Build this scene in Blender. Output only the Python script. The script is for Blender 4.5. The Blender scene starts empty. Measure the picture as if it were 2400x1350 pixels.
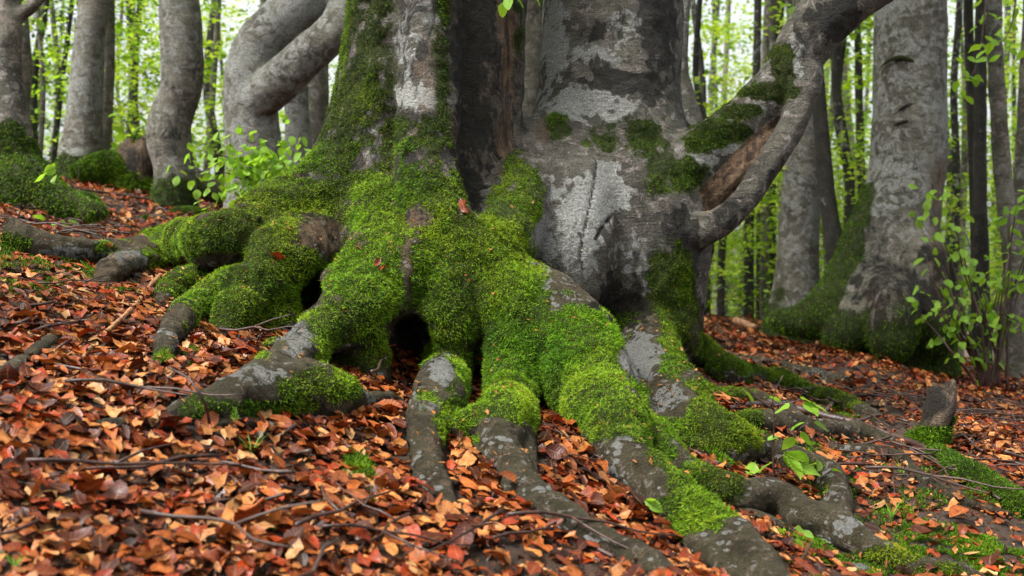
import bpy, math, random
import numpy as np
from mathutils import Vector, Matrix
random.seed(7); RNG = np.random.default_rng(7)
R = math.radians
scene = bpy.context.scene
COL = scene.collection

# ------------------------------------------------------------------ camera, sky, sun, exposure
F = 2897.0            # focal length in photo pixels (photo 2400 x 1350)
CAMZ = 1.1
cam_d = bpy.data.cameras.new('camera'); cam = bpy.data.objects.new('camera', cam_d); COL.objects.link(cam)
cam.location = (0, 0, CAMZ); cam.rotation_euler = (R(90), 0, 0)
cam_d.sensor_width = 36; cam_d.lens = 36 * F / 2400
cam_d.clip_start = .05; cam_d.clip_end = 2000
cam_d.dof.use_dof = True; cam_d.dof.focus_distance = 4.1; cam_d.dof.aperture_fstop = 3.7
scene.camera = cam

SUN_EL, SUN_AZ = 58, -118          # bright overcast: high soft light from the left, a little behind the camera
w = bpy.data.worlds.new('World'); scene.world = w; w.use_nodes = True
nt = w.node_tree; nt.nodes.clear()
sky = nt.nodes.new('ShaderNodeTexSky'); sky.sky_type = 'NISHITA'; sky.sun_disc = False
sky.sun_elevation = R(SUN_EL); sky.sun_rotation = R(SUN_AZ); sky.air_density = 1.0; sky.dust_density = 6.0; sky.ozone_density = 1.0
hsv = nt.nodes.new('ShaderNodeHueSaturation'); hsv.inputs['Saturation'].default_value = .22   # cloud-white sky
bg = nt.nodes.new('ShaderNodeBackground'); bg.inputs['Strength'].default_value = .11
wo = nt.nodes.new('ShaderNodeOutputWorld')
nt.links.new(sky.outputs[0], hsv.inputs['Color']); nt.links.new(hsv.outputs[0], bg.inputs['Color']); nt.links.new(bg.outputs[0], wo.inputs[0])
sd = bpy.data.lights.new('sun', 'SUN'); sd.energy = 1.5; sd.angle = R(12); sd.color = (1, .975, .94)
sun = bpy.data.objects.new('sun', sd); COL.objects.link(sun)
def sun_dir(el, az):      # direction towards the sun
    return Vector((math.sin(R(az)) * math.cos(R(el)), math.cos(R(az)) * math.cos(R(el)), math.sin(R(el))))
sun.rotation_euler = sun_dir(SUN_EL, SUN_AZ).to_track_quat('Z', 'Y').to_euler()
scene.view_settings.view_transform = 'Standard'; scene.view_settings.look = 'None'
scene.view_settings.exposure = 1.85; scene.view_settings.gamma = 1
scene.view_settings.use_curve_mapping = False
scene.render.engine = 'CYCLES'
scene.cycles.use_denoising = True; scene.cycles.denoising_prefilter = 'ACCURATE'; scene.cycles.denoising_input_passes = 'RGB_ALBEDO_NORMAL'
scene.cycles.max_bounces = 6; scene.cycles.diffuse_bounces = 3; scene.cycles.glossy_bounces = 2
scene.cycles.transmission_bounces = 4; scene.cycles.transparent_max_bounces = 4
scene.cycles.caustics_reflective = False; scene.cycles.caustics_refractive = False
scene.cycles.sample_clamp_indirect = 8

# ------------------------------------------------------------------ numeric helpers
def _hash(ix, iy, iz, s):
    h = (ix.astype(np.int64) * 374761393 + iy.astype(np.int64) * 668265263 + iz.astype(np.int64) * 2147483647 + s * 974711) & 0xffffffff
    h = ((h ^ (h >> 13)) * 1274126177) & 0xffffffff
    h = ((h ^ (h >> 16)) * 2246822519) & 0xffffffff
    return ((h ^ (h >> 15)) & 0xffff) / 65535.0
def vnoise(P, scale, seed=0):
    """smooth value noise, -1..1, at points P (N,3)"""
    Q = np.asarray(P, dtype=np.float64) * scale + seed * 13.37
    I = np.floor(Q); f = Q - I; f = f * f * f * (f * (f * 6 - 15) + 10)
    i = I.astype(np.int64); r = 0
    for dx in (0, 1):
        for dy in (0, 1):
            for dz in (0, 1):
                wgt = (f[:, 0] if dx else 1 - f[:, 0]) * (f[:, 1] if dy else 1 - f[:, 1]) * (f[:, 2] if dz else 1 - f[:, 2])
                r = r + wgt * _hash(i[:, 0] + dx, i[:, 1] + dy, i[:, 2] + dz, seed)
    return r * 2 - 1
def fbm(P, scale, octv=3, seed=0):
    r = 0; a = 1; t = 0
    for k in range(octv):
        r = r + a * vnoise(P, scale * 2 ** k, seed + k); t += a; a *= .5
    return r / t
def sstep(a, b, x):
    t = np.clip((x - a) / (b - a), 0, 1); return t * t * (3 - 2 * t)

# terrain: rises away from the camera, falls to the side, rolls over a crest at about ten metres
_hy = np.array([-6, 0, 4, 4.6, 7, 7.5, 9, 10.5, 40, 140, 1200.]); _hs = np.array([.185, .185, .185, .05, .05, .10, .10, -.15, -.16, -.02, 0])
_ty = np.concatenate([np.arange(-6, 60, .05), np.arange(60, 1200, 2.)])
_th = np.concatenate([[0], np.cumsum(np.diff(_ty) * np.interp((_ty[1:] + _ty[:-1]) / 2, _hy, _hs))]); _th -= np.interp(0, _ty, _th)
def gz(x, y, fine=True):
    x = np.asarray(x, float); y = np.asarray(y, float)
    sx = np.where(x < 0, -.255, -.20)
    b = sx * np.sign(x) * (1 - np.exp(-np.abs(x) / 14)) * 14 * 1.0
    z = np.interp(y, _ty, _th) + b
    P = np.stack([x, y, 0 * x], -1).reshape(-1, 3)
    n = (.05 * vnoise(P, .9, 3) + .03 * vnoise(P, 2.3, 5)).reshape(x.shape)
    if fine: n = n + (.012 * vnoise(P, 6, 8) + .006 * vnoise(P, 15, 9)).reshape(x.shape)
    return z + n * np.clip((np.hypot(x, y) - .3), 0, 1)
def W(px, py, d):
    return np.array([(px - 1200) / F * d, d, CAMZ - (py - 675) / F * d])
_ds = np.arange(1.2, 14, .02)
def gd(px, py):
    """depth at which the ray through a photo pixel meets the ground"""
    z = CAMZ - (py - 675) / F * _ds; g = gz((px - 1200) / F * _ds, _ds, False)
    hit = np.nonzero(z <= g)[0]
    return float(_ds[hit[0]]) if len(hit) else 9.6
def G(px, py):
    p = W(px, py, gd(px, py)); p[2] = gz(p[0], p[1]); return p
def proj(P):
    d = np.maximum(P[:, 1], .05)
    return P[:, 0] / d * F + 1200, 675 - (P[:, 2] - CAMZ) / d * F

def catmull(P, n):
    P = np.asarray(P, float)
    if len(P) == 2: P = np.stack([P[0], (P[0] + P[1]) / 2, P[1]])
    Q = np.vstack([2 * P[0] - P[1], P, 2 * P[-1] - P[-2]])
    out = []
    for i in range(len(P) - 1):
        a, b, c, d = Q[i:i + 4]
        for t in np.linspace(0, 1, n, endpoint=False):
            out.append(.5 * (2 * b + (c - a) * t + (2 * a - 5 * b + 4 * c - d) * t * t + (3 * b - a - 3 * c + d) * t ** 3))
    out.append(P[-1])
    return np.array(out)
def tube(P, r, sides=8, n=4, rough=.0, seed=0, cap=True, flat=1.0):
    """tapered tube along a smooth path; returns verts, faces"""
    PR = catmull(np.column_stack([np.asarray(P, float), np.asarray(r, float)]), n)
    C, rr = PR[:, :3], np.maximum(PR[:, 3], .0004)
    T = np.gradient(C, axis=0); T /= np.linalg.norm(T, axis=1)[:, None] + 1e-9
    up = np.array([0, 0, 1.]) if abs(T[0][2]) < .8 else np.array([0, 1., 0])
    u = np.cross(up, T[0]); u /= np.linalg.norm(u); V = []
    ang = np.arange(sides) / sides * 2 * math.pi
    for i in range(len(C)):
        u = u - T[i] * (u @ T[i]); u /= np.linalg.norm(u) + 1e-9; v = np.cross(T[i], u)
        V.append(C[i] + rr[i] * (np.cos(ang)[:, None] * u + np.sin(ang)[:, None] * v * flat))
    V = np.array(V); N = V - C[:, None]; V = V.reshape(-1, 3); N = N.reshape(-1, 3)
    if rough: V = V + N * (rough * fbm(V, .5 / max(rr.mean(), .004), 3, seed))[:, None]
    k = len(C); i = np.arange(k - 1)[:, None] * sides; j = np.arange(sides)[None]; j2 = (j + 1) % sides
    Fq = np.stack([i + j, i + j2, i + sides + j2, i + sides + j], -1).reshape(-1, 4)
    faces = [Fq]
    if cap:
        V = np.vstack([V, C[0], C[-1]]); a = len(V) - 2
        jj = np.arange(sides); j2 = (jj + 1) % sides
        faces.append(np.stack([np.full(sides, a), j2, jj], -1)); faces.append(np.stack([np.full(sides, a + 1), (k - 1) * sides + jj, (k - 1) * sides + j2], -1))
    return V, faces
def join(parts):
    V, Fs, o = [], [], 0
    for v, fs in parts:
        V.append(v); Fs += [f + o for f in fs]; o += len(v)
    return np.vstack(V), Fs

def mesh(name, V, faces, mat, attrs=None, uv=None, smooth=True, normals=None):
    """faces: an array or list of arrays (quads and/or triangles)"""
    if isinstance(faces, np.ndarray): faces = [faces]
    me = bpy.data.meshes.new(name)
    V = np.ascontiguousarray(V, dtype=np.float32)
    lens = np.concatenate([np.full(len(f), f.shape[1]) for f in faces]).astype(np.int32)
    idx = np.concatenate([f.ravel() for f in faces]).astype(np.int32)
    me.vertices.add(len(V)); me.vertices.foreach_set('co', V.ravel())
    me.loops.add(len(idx)); me.loops.foreach_set('vertex_index', idx)
    st = np.concatenate([[0], np.cumsum(lens)[:-1]]).astype(np.int32)
    me.polygons.add(len(lens)); me.polygons.foreach_set('loop_start', st)
    me.polygons.foreach_set('use_smooth', np.full(len(lens), smooth))
    me.update(calc_edges=True)
    for k, a in (attrs or {}).items():
        a = np.ascontiguousarray(a, dtype=np.float32)
        if a.ndim == 1:
            at = me.attributes.new(k, 'FLOAT', 'POINT'); at.data.foreach_set('value', a)
        else:
            at = me.attributes.new(k, 'FLOAT_COLOR', 'POINT')
            at.data.foreach_set('color', np.column_stack([a, np.ones(len(a))]).astype(np.float32).ravel())
    if uv is not None:
        l = me.uv_layers.new(name='UVMap'); l.data.foreach_set('uv', np.ascontiguousarray(uv[idx], dtype=np.float32).ravel())
    if normals is not None: me.normals_split_custom_set_from_vertices(normals.astype(np.float32))
    me.materials.append(mat)
    return me
def link(name, me, parent=None, loc=None, rot=None, scale=None):
    o = bpy.data.objects.new(name, me); COL.objects.link(o)
    if parent is not None: o.parent = parent
    if loc is not None: o.location = [float(c) for c in loc]
    if rot is not None: o.rotation_euler = [float(c) for c in rot]
    if scale is not None: o.scale = (scale,) * 3 if np.isscalar(scale) else scale
    return o
def tag(o, label=None, cat=None, group=None, kind=None):
    for k, v in (('label', label), ('category', cat), ('group', group), ('kind', kind)):
        if v: o[k] = v
    return o
def empty(name, loc, label, cat, group=None):
    o = bpy.data.objects.new(name, None); COL.objects.link(o); o.location = [float(c) for c in loc]
    return tag(o, label, cat, group)
def child(name, V, faces, mat, root, attrs=None, **k):
    """mesh given in world space, parented to an Empty that is only translated"""
    off = np.array(root.location)
    return link(name, mesh(name, V - off, faces, mat, attrs, **k), root)

# ------------------------------------------------------------------ materials
class NB:
    def __init__(s, name):
        s.m = bpy.data.materials.new(name); s.m.use_nodes = True; s.t = s.m.node_tree; s.t.nodes.clear()
        s.out = s.t.nodes.new('ShaderNodeOutputMaterial')
    def n(s, kind, **kw):
        nd = s.t.nodes.new('ShaderNode' + kind)
        for k, v in kw.items(): setattr(nd, k, v)
        return nd
    def set(s, sock, v):
        if isinstance(v, bpy.types.NodeSocket): s.t.links.new(v, sock)
        elif v is not None: sock.default_value = v
    def pos(s): return s.n('NewGeometry').outputs['Position']
    def obj(s): return s.n('TexCoord').outputs['Object']
    def map(s, v, scale=(1, 1, 1), rot=(0, 0, 0)):
        m = s.n('Mapping'); s.set(m.inputs['Vector'], v); m.inputs['Scale'].default_value = scale; m.inputs['Rotation'].default_value = rot
        return m.outputs[0]
    def noise(s, v, scale, detail=4, rough=.55, dist=0):
        m = s.n('TexNoise'); s.set(m.inputs['Vector'], v); m.inputs['Scale'].default_value = scale
        m.inputs['Detail'].default_value = detail; m.inputs['Roughness'].default_value = rough; m.inputs['Distortion'].default_value = dist
        return m.outputs['Fac']
    def voro(s, v, scale, feat='F1'):
        m = s.n('TexVoronoi', feature=feat); s.set(m.inputs['Vector'], v); m.inputs['Scale'].default_value = scale
        return m.outputs['Distance']
    def math(s, op, a, b=None, c=None):
        m = s.n('Math', operation=op); s.set(m.inputs[0], a); s.set(m.inputs[1], b); s.set(m.inputs[2], c); return m.outputs[0]
    def step(s, v, a, b, lo=0, hi=1):
        m = s.n('MapRange', interpolation_type='SMOOTHSTEP'); s.set(m.inputs[0], v)
        for i, q in enumerate((a, b, lo, hi)): m.inputs[i + 1].default_value = q
        return m.outputs[0]
    def mix(s, f, a, b, mode='MIX'):
        m = s.n('Mix', data_type='RGBA', blend_type=mode)
        s.set(m.inputs[0], f)
        for k, v in ((6, a), (7, b)):
            if isinstance(v, tuple): v = (*v, 1) if len(v) == 3 else v
            s.set(m.inputs[k], v)
        return m.outputs[2]
    def attr(s, name, color=False):
        a = s.n('Attribute', attribute_name=name); return a.outputs['Color' if color else 'Fac']
    def bump(s, h, strength=.5, dist=.01, nrm=None):
        b = s.n('Bump'); s.set(b.inputs['Height'], h); b.inputs['Strength'].default_value = strength; b.inputs['Distance'].default_value = dist
        if nrm: s.set(b.inputs['Normal'], nrm)
        return b.outputs[0]
    def bsdf(s, color, rough=.7, nrm=None, spec=.4):
        p = s.n('BsdfPrincipled')
        s.set(p.inputs['Base Color'], (*color, 1) if isinstance(color, tuple) else color); s.set(p.inputs['Roughness'], rough)
        s.set(p.inputs['Specular IOR Level'], spec)
        if nrm: s.set(p.inputs['Normal'], nrm)
        return p.outputs[0]
    def done(s, sh): s.t.links.new(sh, s.out.inputs['Surface']); return s.m
    def leafy(s, color, trans, share=.45, rough=.5, nrm=None, spec=.35):
        a = s.bsdf(color, rough, nrm, spec); t = s.n('BsdfTranslucent'); s.set(t.inputs[0], trans)
        m = s.n('MixShader'); m.inputs[0].default_value = share; s.t.links.new(a, m.inputs[1]); s.t.links.new(t.outputs[0], m.inputs[2])
        return m.outputs[0]

def bark_material(name, tone=1.0, wet=.5, big=1.0, stri_amt=.5, spots=0., soft=.06, pc=1.0, tint=(1, 1, 1), spec=.25):
    b = NB(name); P = b.pos()
    moss, pale, dark, wood = (b.attr(k) for k in ('moss', 'pale', 'dark', 'wood'))
    n1 = b.noise(P, 3.5 * big, 7, .62, .5); n2 = b.noise(P, 20 * big, 8, .7, .6); n3 = b.noise(P, 110 * big, 5, .65)
    wob = b.n('VectorMath', operation='ADD'); nv = b.n('TexNoise'); b.set(nv.inputs['Vector'], P); nv.inputs['Scale'].default_value = 3
    sc = b.n('VectorMath', operation='SCALE'); b.set(sc.inputs[0], nv.outputs['Color']); sc.inputs['Scale'].default_value = .10
    b.set(wob.inputs[0], P); b.set(wob.inputs[1], sc.outputs[0])
    stri = b.noise(b.map(wob.outputs[0], (7, 7, 80)), 1.6 * big, 6, .65, .3)        # fine wrinkles round the stem
    plate = b.noise(b.map(P, (1.6, 1.6, 1)), 8 * big, 8, .75, 1.2)
    c = b.mix(b.step(n1, .32, .68), (.055 * tone, .051 * tone, .036 * tone), (.185 * tone, .178 * tone, .138 * tone))
    st = b.noise(b.map(wob.outputs[0], (2.2, 2.2, 8)), 2.2 * big, 7, .7, .8)
    c = b.mix(b.math('MULTIPLY', b.step(st, .50, .60), .8 * min(1, stri_amt * 1.6)), c, (.035 * tone, .029 * tone, .021 * tone))
    c = b.mix(b.math('MULTIPLY', b.step(n2, .50, .62), .75), c, (.33 * tone, .245 * tone, .21 * tone))
    c = b.mix(b.math('MULTIPLY', b.step(n3, .53, .66), .75), c, (.022 * tone, .019 * tone, .013 * tone))
    n4 = b.noise(P, 300 * big, 3, .6); c = b.mix(b.math('MULTIPLY', b.step(n4, .52, .64), .6), c, (.02 * tone, .017 * tone, .012 * tone)); c = b.mix(b.math('MULTIPLY', b.step(n4, .36, .46, 1, 0), .5), c, (.36 * tone, .35 * tone, .30 * tone))
    sm = b.math('MULTIPLY', b.step(stri, .46, .64), b.step(n1, .3, .6, stri_amt, stri_amt * .35))
    c = b.mix(sm, c, (.045 * tone, .038 * tone, .028 * tone))
    grn = b.math('MULTIPLY', b.step(b.noise(P, 6 * big, 6, .7), .5, .7), .45); c = b.mix(grn, c, (.055 * tone, .062 * tone, .026 * tone))   # thin algae film
    c = b.mix(1.0, c, tint, 'MULTIPLY')
    pm = b.step(b.math('ADD', pale, b.math('MULTIPLY', b.math('SUBTRACT', n2, .5), 1.9)), .5 - soft, .5 + soft)
    if spots:
        vor = b.voro(b.map(b.math('ADD', 0, 0) if False else P, (1, 1, 1.7)), 34)
        sp = b.step(b.math('SUBTRACT', vor, b.math('MULTIPLY', b.step(b.noise(P, 9, 4, .6), .42, .72), .55 * spots)), -.02, .05, 1, 0)
        pm = b.math('MAXIMUM', b.math('MULTIPLY', pm, b.step(n3, .3, .5, .45, 1)), sp)
    pcol = pc; pc = b.mix(b.step(n3, .32, .68), (.16 * pc, .165 * pc, .145 * pc), (.36 * pc, .365 * pc, .335 * pc))
    pc = b.mix(b.math('MULTIPLY', b.step(stri, .47, .72), .5 * stri_amt + .1), pc, (.10, .092, .08))
    c = b.mix(pm, c, pc)
    wc = b.mix(b.step(b.noise(b.map(P, (30, 30, 4)), 1.2, 6, .7, .5), .32, .68), (.035, .020, .012), (.30, .19, .105))
    wc = b.mix(b.step(n2, .45, .62, 0, .7), wc, (.035, .022, .016))
    c = b.mix(wood, c, wc)
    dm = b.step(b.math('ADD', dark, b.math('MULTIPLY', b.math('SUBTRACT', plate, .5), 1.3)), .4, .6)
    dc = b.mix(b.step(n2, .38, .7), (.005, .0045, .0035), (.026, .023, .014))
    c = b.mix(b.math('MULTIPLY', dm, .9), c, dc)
    mm = b.step(b.math('ADD', moss, b.math('MULTIPLY', b.math('SUBTRACT', n3, .5), .7)), .33, .6)
    mc = b.mix(n2, (.014, .022, .003), (.05, .065, .010))
    c = b.mix(b.math('MULTIPLY', mm, .93), c, mc)
    h = b.math('ADD', b.math('MULTIPLY', stri, -.5 * stri_amt), b.math('ADD', b.math('MULTIPLY', n2, .9), b.math('ADD', b.math('MULTIPLY', n3, 1.0), b.math('MULTIPLY', n4, .35))))
    h = b.math('ADD', h, b.math('MULTIPLY', pm, .10)); h = b.math('ADD', h, b.math('MULTIPLY', plate, b.math('MULTIPLY', dm, 1.3)))
    h = b.math('ADD', h, b.math('MULTIPLY', b.noise(b.map(P, (34, 34, 3.5)), 1.2, 5, .65), b.math('MULTIPLY', wood, 1.4)))
    rough = b.mix(mm, (.78 - .35 * wet,) * 3, (.95,) * 3)
    return b.done(b.bsdf(c, rough, b.bump(h, 1.0, .034), spec))
M_BARK = bark_material('old_beech_bark', 1.05, .4, 1.1, .95, 0, .10, 1.3)
M_BARK2 = bark_material('grey_beech_bark', 1.5, .15, .85, .6, 0, .13, 1.25)
M_DARKBARK = bark_material('dark_bark', .3, .3, .8, .3)
M_ROOT = bark_material('root_bark', .52, .30, 1.7, .4, 1.15, .06, .9, (1.12, 1.0, .74), .14)

b = NB('moss'); c = b.attr('col', True)
M_MOSS = b.done(b.leafy(c, c, .3, .6, None, .2))
b = NB('humus'); P = b.pos(); n = b.noise(P, 30, 6, .7); n2 = b.noise(P, 5, 5, .6)
c = b.mix(b.step(n, .3, .7), (.012, .008, .005), (.075, .042, .022)); c = b.mix(b.step(n2, .52, .7), c, (.09, .036, .015))
c = b.mix(b.step(b.noise(P, 140, 3, .6), .6, .72), c, (.2, .09, .04))
M_SOIL = b.done(b.bsdf(c, .75, b.bump(b.noise(P, 60, 6, .7), 1, .03)))
def leaf_mat(name, veins=True):
    b = NB(name); c = b.attr('col', True)
    uvn = b.n('UVMap').outputs[0]; sp = b.n('SeparateXYZ'); b.set(sp.inputs[0], uvn)
    u, v = sp.outputs[0], sp.outputs[1]
    av = b.math('ABSOLUTE', v)
    ph = b.math('MULTIPLY', b.math('SUBTRACT', u, b.math('MULTIPLY', av, .16)), 2 * math.pi * 9)
    rib = b.math('SINE', ph)
    mid = b.step(av, .02, .10, 1, 0)
    n = b.noise(b.pos(), 70, 4, .6); n2 = b.noise(b.pos(), 16, 3, .6)
    c2 = b.mix(b.step(n, .3, .75), c, b.mix(1.0, c, (.42, .33, .28), 'MULTIPLY'))
    c2 = b.mix(b.math('MULTIPLY', b.step(n2, .55, .7), .45), c2, b.mix(1.0, c, (1.5, 1.35, 1.2), 'MULTIPLY'))
    c2 = b.mix(b.math('MULTIPLY', b.step(rib, .75, 1.0), .15), c2, b.mix(1.0, c, (.55, .48, .42), 'MULTIPLY'))
    c2 = b.mix(b.math('MULTIPLY', mid, .35), c2, (.32, .2, .1))
    h = b.math('ADD', b.math('MULTIPLY', rib, .4), b.math('MULTIPLY', mid, .8))
    return b.done(b.leafy(c2, c2, .12, b.step(n2, .35, .65, .28, .6), b.bump(h, .22, .003), .3))
M_LEAF = leaf_mat('dead_beech_leaf')
b = NB('fresh_leaf'); c = b.attr('col', True); oi = b.n('ObjectInfo').outputs['Random']
c = b.mix(b.step(oi, 0, 1, 0, .35), c, (.30, .42, .03)); cT = b.mix(1.0, c, (1.25, 1.2, .7), 'MULTIPLY')
sp = b.n('SeparateXYZ'); b.set(sp.inputs[0], b.n('UVMap').outputs[0]); av = b.math('ABSOLUTE', sp.outputs[1])
rib = b.math('SINE', b.math('MULTIPLY', b.math('SUBTRACT', sp.outputs[0], b.math('MULTIPLY', av, .16)), 2 * math.pi * 8)); mid = b.step(av, .03, .12, 1, 0)
vn = b.math('MAXIMUM', b.math('MULTIPLY', b.step(rib, .6, 1), .45), b.math('MULTIPLY', mid, .6)); c = b.mix(vn, c, b.mix(1.0, c, (.55, .62, .5), 'MULTIPLY')); cT = b.mix(vn, cT, b.mix(1.0, cT, (.5, .6, .5), 'MULTIPLY'))
M_FRESH = b.done(b.leafy(c, cT, .5, .4, b.bump(b.math('ADD', rib, mid), .4, .003)))
b = NB('canopy_leaf'); c = b.attr('col', True); cT = b.mix(1.0, c, (1.3, 1.25, .8), 'MULTIPLY')
M_CANOPY = b.done(b.leafy(c, cT, .55, .5))
b = NB('twig_bark'); c = b.mix(b.step(b.noise(b.pos(), 40, 4, .6), .35, .65), (.014, .007, .005), (.060, .026, .018))
c = b.mix(b.step(b.n('ObjectInfo').outputs['Random'], .5, 1, 0, .5), c, (.055, .036, .026)); M_TWIG = b.done(b.bsdf(c, .45, b.bump(b.noise(b.pos(), 120, 3), .5, .004)))
b = NB('orange_wood'); c = b.mix(b.step(b.noise(b.pos(), 40, 4, .6), .35, .65), (.13, .05, .02), (.34, .17, .075)); M_ORANGE = b.done(b.bsdf(c, .5, b.bump(b.noise(b.pos(), 90, 3), .5, .004)))
b = NB('slate'); c = b.mix(b.step(b.noise(b.pos(), 18, 5, .6), .35, .65), (.035, .035, .034), (.12, .12, .11)); M_STONE = b.done(b.bsdf(c, .5, b.bump(b.noise(b.pos(), 40, 5), .7, .01)))

# ------------------------------------------------------------------ ground sheet
ys = np.concatenate([np.arange(-3, 1.4, .2), np.arange(1.4, 4.5, .035), np.arange(4.5, 11, .07), np.geomspace(11, 1100, 70)])
xs = np.concatenate([-np.geomspace(1100, 4.6, 60), np.arange(-4.5, 4.5, .05), np.geomspace(4.6, 1100, 60)])
XX, YY = np.meshgrid(xs, ys)
ZZ = gz(XX, YY)
V = np.stack([XX, YY, ZZ], -1).reshape(-1, 3); nx_ = len(xs)
i = (np.arange(len(ys) - 1)[:, None] * nx_ + np.arange(nx_ - 1)[None]).ravel()
tag(link('ground', mesh('ground', V, np.stack([i, i + 1, i + nx_ + 1, i + nx_], -1), M_SOIL)), kind='structure')

# ------------------------------------------------------------------ the two fused old beeches: one implicit surface
# chains: key, blend, points (px, py, depth | 'g' on ground | None between, radius px)
LEFT, RIGHT = 'mossy', 'grey'
CH = []
def ch(tree, part, k, pts): CH.append((tree, part, k, pts))
ch(LEFT, 'trunk', .10, [(1060, -420, 5.05, 165), (1042, -150, 5.0, 175), (1030, 0, 5.0, 178), (1008, 200, 5.0, 190), (988, 350, 5.0, 202), (965, 480, 4.95, 225), (930, 620, 4.9, 240), (920, 760, 4.85, 235)])
ch(LEFT, 'trunk', .05, [(925, -200, 4.85, 58), (903, 0, 4.8, 58), (862, 250, 4.75, 60), (805, 420, 4.65, 66)])
ch(LEFT, 'trunk', .045, [(1000, -100, 4.66, 66), (1000, 100, 4.64, 70), (1005, 250, 4.58, 66), (1005, 400, 4.48, 66), (1020, 500, 4.40, 72), (1050, 570, 4.33, 72)])
ch(LEFT, 'trunk', .035, [(915, 0, 4.68, 40), (900, 250, 4.64, 45), (880, 420, 4.60, 45), (870, 520, 4.5, 50)])
ch(LEFT, 'trunk', .03, [(1188, -100, 4.92, 42), (1188, 150, 4.9, 38), (1182, 330, 4.88, 36), (1160, 460, 4.85, 50)])
# left roots
ch(LEFT, 'root', .04, [(800, 420, 4.75, 70), (722, 485, 4.62, 68), (615, 535, 4.5, 60), (500, 560, 4.4, 54), (400, 578, 'g', 46), (300, 595, 'g', 36), (190, 595, 'g', 30), (80, 580, 'g', 30), (10, 560, 'g', 36), (-60, 560, 'g', 34)])
ch(LEFT, 'root', .035, [(470, 590, 'g', 48), (370, 605, 'g', 38), (300, 625, 'g', 28), (255, 650, 'g', 20)])
ch(LEFT, 'trunk', .09, [(800, 440, 4.78, 70), (735, 480, 4.68, 62), (660, 512, 4.58, 56), (580, 540, 4.5, 48)])
ch(LEFT, 'root', .035, [(690, 550, 4.5, 50), (610, 592, 4.32, 42), (530, 628, 'g', 38), (455, 662, 'g', 33), (395, 690, 'g', 22)])
ch(LEFT, 'root', .04, [(735, 560, 4.5, 62), (655, 622, 4.28, 56), (590, 680, 'g', 60), (555, 722, 'g', 50), (540, 755, 'g', 28)])
ch(LEFT, 'root', .04, [(625, 645, 4.22, 50), (625, 715, 'g', 52), (655, 745, 'g', 36)])
ch(LEFT, 'root', .03, [(560, 660, 4.2, 40), (490, 700, 'g', 34), (440, 735, 'g', 28), (405, 785, 'g', 23), (385, 830, 'g', 17)])
ch(LEFT, 'root', .03, [(800, 600, 4.5, 40), (730, 610, 4.38, 38), (680, 620, 4.28, 45)])
# central mass and front roots
ch(LEFT, 'root', .045, [(900, 480, 4.5, 55), (900, 580, 4.35, 70), (850, 660, 4.2, 68), (820, 740, 4.05, 80), (840, 820, 'g', 72), (860, 860, 'g', 40)])
ch(LEFT, 'root', .045, [(1050, 570, 4.33, 78), (980, 620, 4.25, 72), (900, 680, 4.15, 72), (830, 750, 4.0, 75)])
ch(LEFT, 'root', .03, [(830, 740, 4.0, 70), (760, 780, 3.85, 46), (700, 835, 'g', 48), (630, 890, 'g', 58), (550, 930, 'g', 58), (480, 955, 'g', 40), (420, 975, 'g', 22)])
ch(LEFT, 'root', .03, [(640, 930, 'g', 62), (720, 920, 'g', 66), (780, 930, 'g', 48), (850, 940, 'g', 20), (920, 935, 'g', 14)])
ch(LEFT, 'root', .025, [(760, 770, 3.9, 50), (690, 800, 'g', 30), (640, 815, 'g', 20)])
ch(LEFT, 'root', .04, [(1050, 560, 4.33, 80), (1048, 660, 4.25, 66), (1050, 760, 4.15, 58), (1052, 850, 'g', 54), (1030, 930, 'g', 54), (1005, 1000, 'g', 45), (1000, 1060, 'g', 34), (1015, 1120, 'g', 26), (1045, 1165, 'g', 17)])
ch(RIGHT, 'root', .045, [(1060, 580, 4.33, 80), (1130, 660, 4.3, 80), (1200, 750, 4.2, 66), (1212, 840, 4.1, 56), (1205, 920, 'g', 56), (1180, 980, 'g', 50), (1165, 1030, 'g', 43), (1200, 1100, 'g', 39), (1255, 1170, 'g', 36), (1330, 1225, 'g', 32), (1420, 1280, 'g', 30), (1510, 1325, 'g', 24)])
ch(RIGHT, 'root', .02, [(1220, 960, 'g', 44), (1235, 1030, 'g', 24), (1245, 1085, 'g', 18)])
ch(RIGHT, 'root', .02, [(1130, 990, 'g', 46), (1080, 1010, 'g', 34), (1040, 990, 'g', 30)])
ch(RIGHT, 'root', .05, [(1120, 600, 4.4, 80), (1190, 690, 4.4, 80), (1275, 745, 4.3, 86), (1340, 815, 4.15, 98), (1392, 900, 4.0, 90), (1430, 985, 'g', 80), (1462, 1055, 'g', 68), (1500, 1110, 'g', 56), (1575, 1170, 'g', 62), (1660, 1235, 'g', 58), (1730, 1300, 'g', 52), (1800, 1370, 'g', 46)])
ch(RIGHT, 'root', .02, [(1540, 1150, 'g', 44), (1590, 1215, 'g', 30), (1640, 1280, 'g', 27), (1700, 1350, 'g', 25)])
ch(RIGHT, 'root', .035, [(1420, 900, 4.05, 70), (1500, 980, 'g', 52), (1555, 1050, 'g', 40), (1595, 1095, 'g', 34), (1660, 1140, 'g', 36), (1740, 1165, 'g', 38), (1820, 1175, 'g', 40), (1890, 1215, 'g', 42), (1960, 1235, 'g', 46), (2030, 1285, 'g', 38), (2130, 1325, 'g', 30), (2260, 1345, 'g', 20)])
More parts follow.
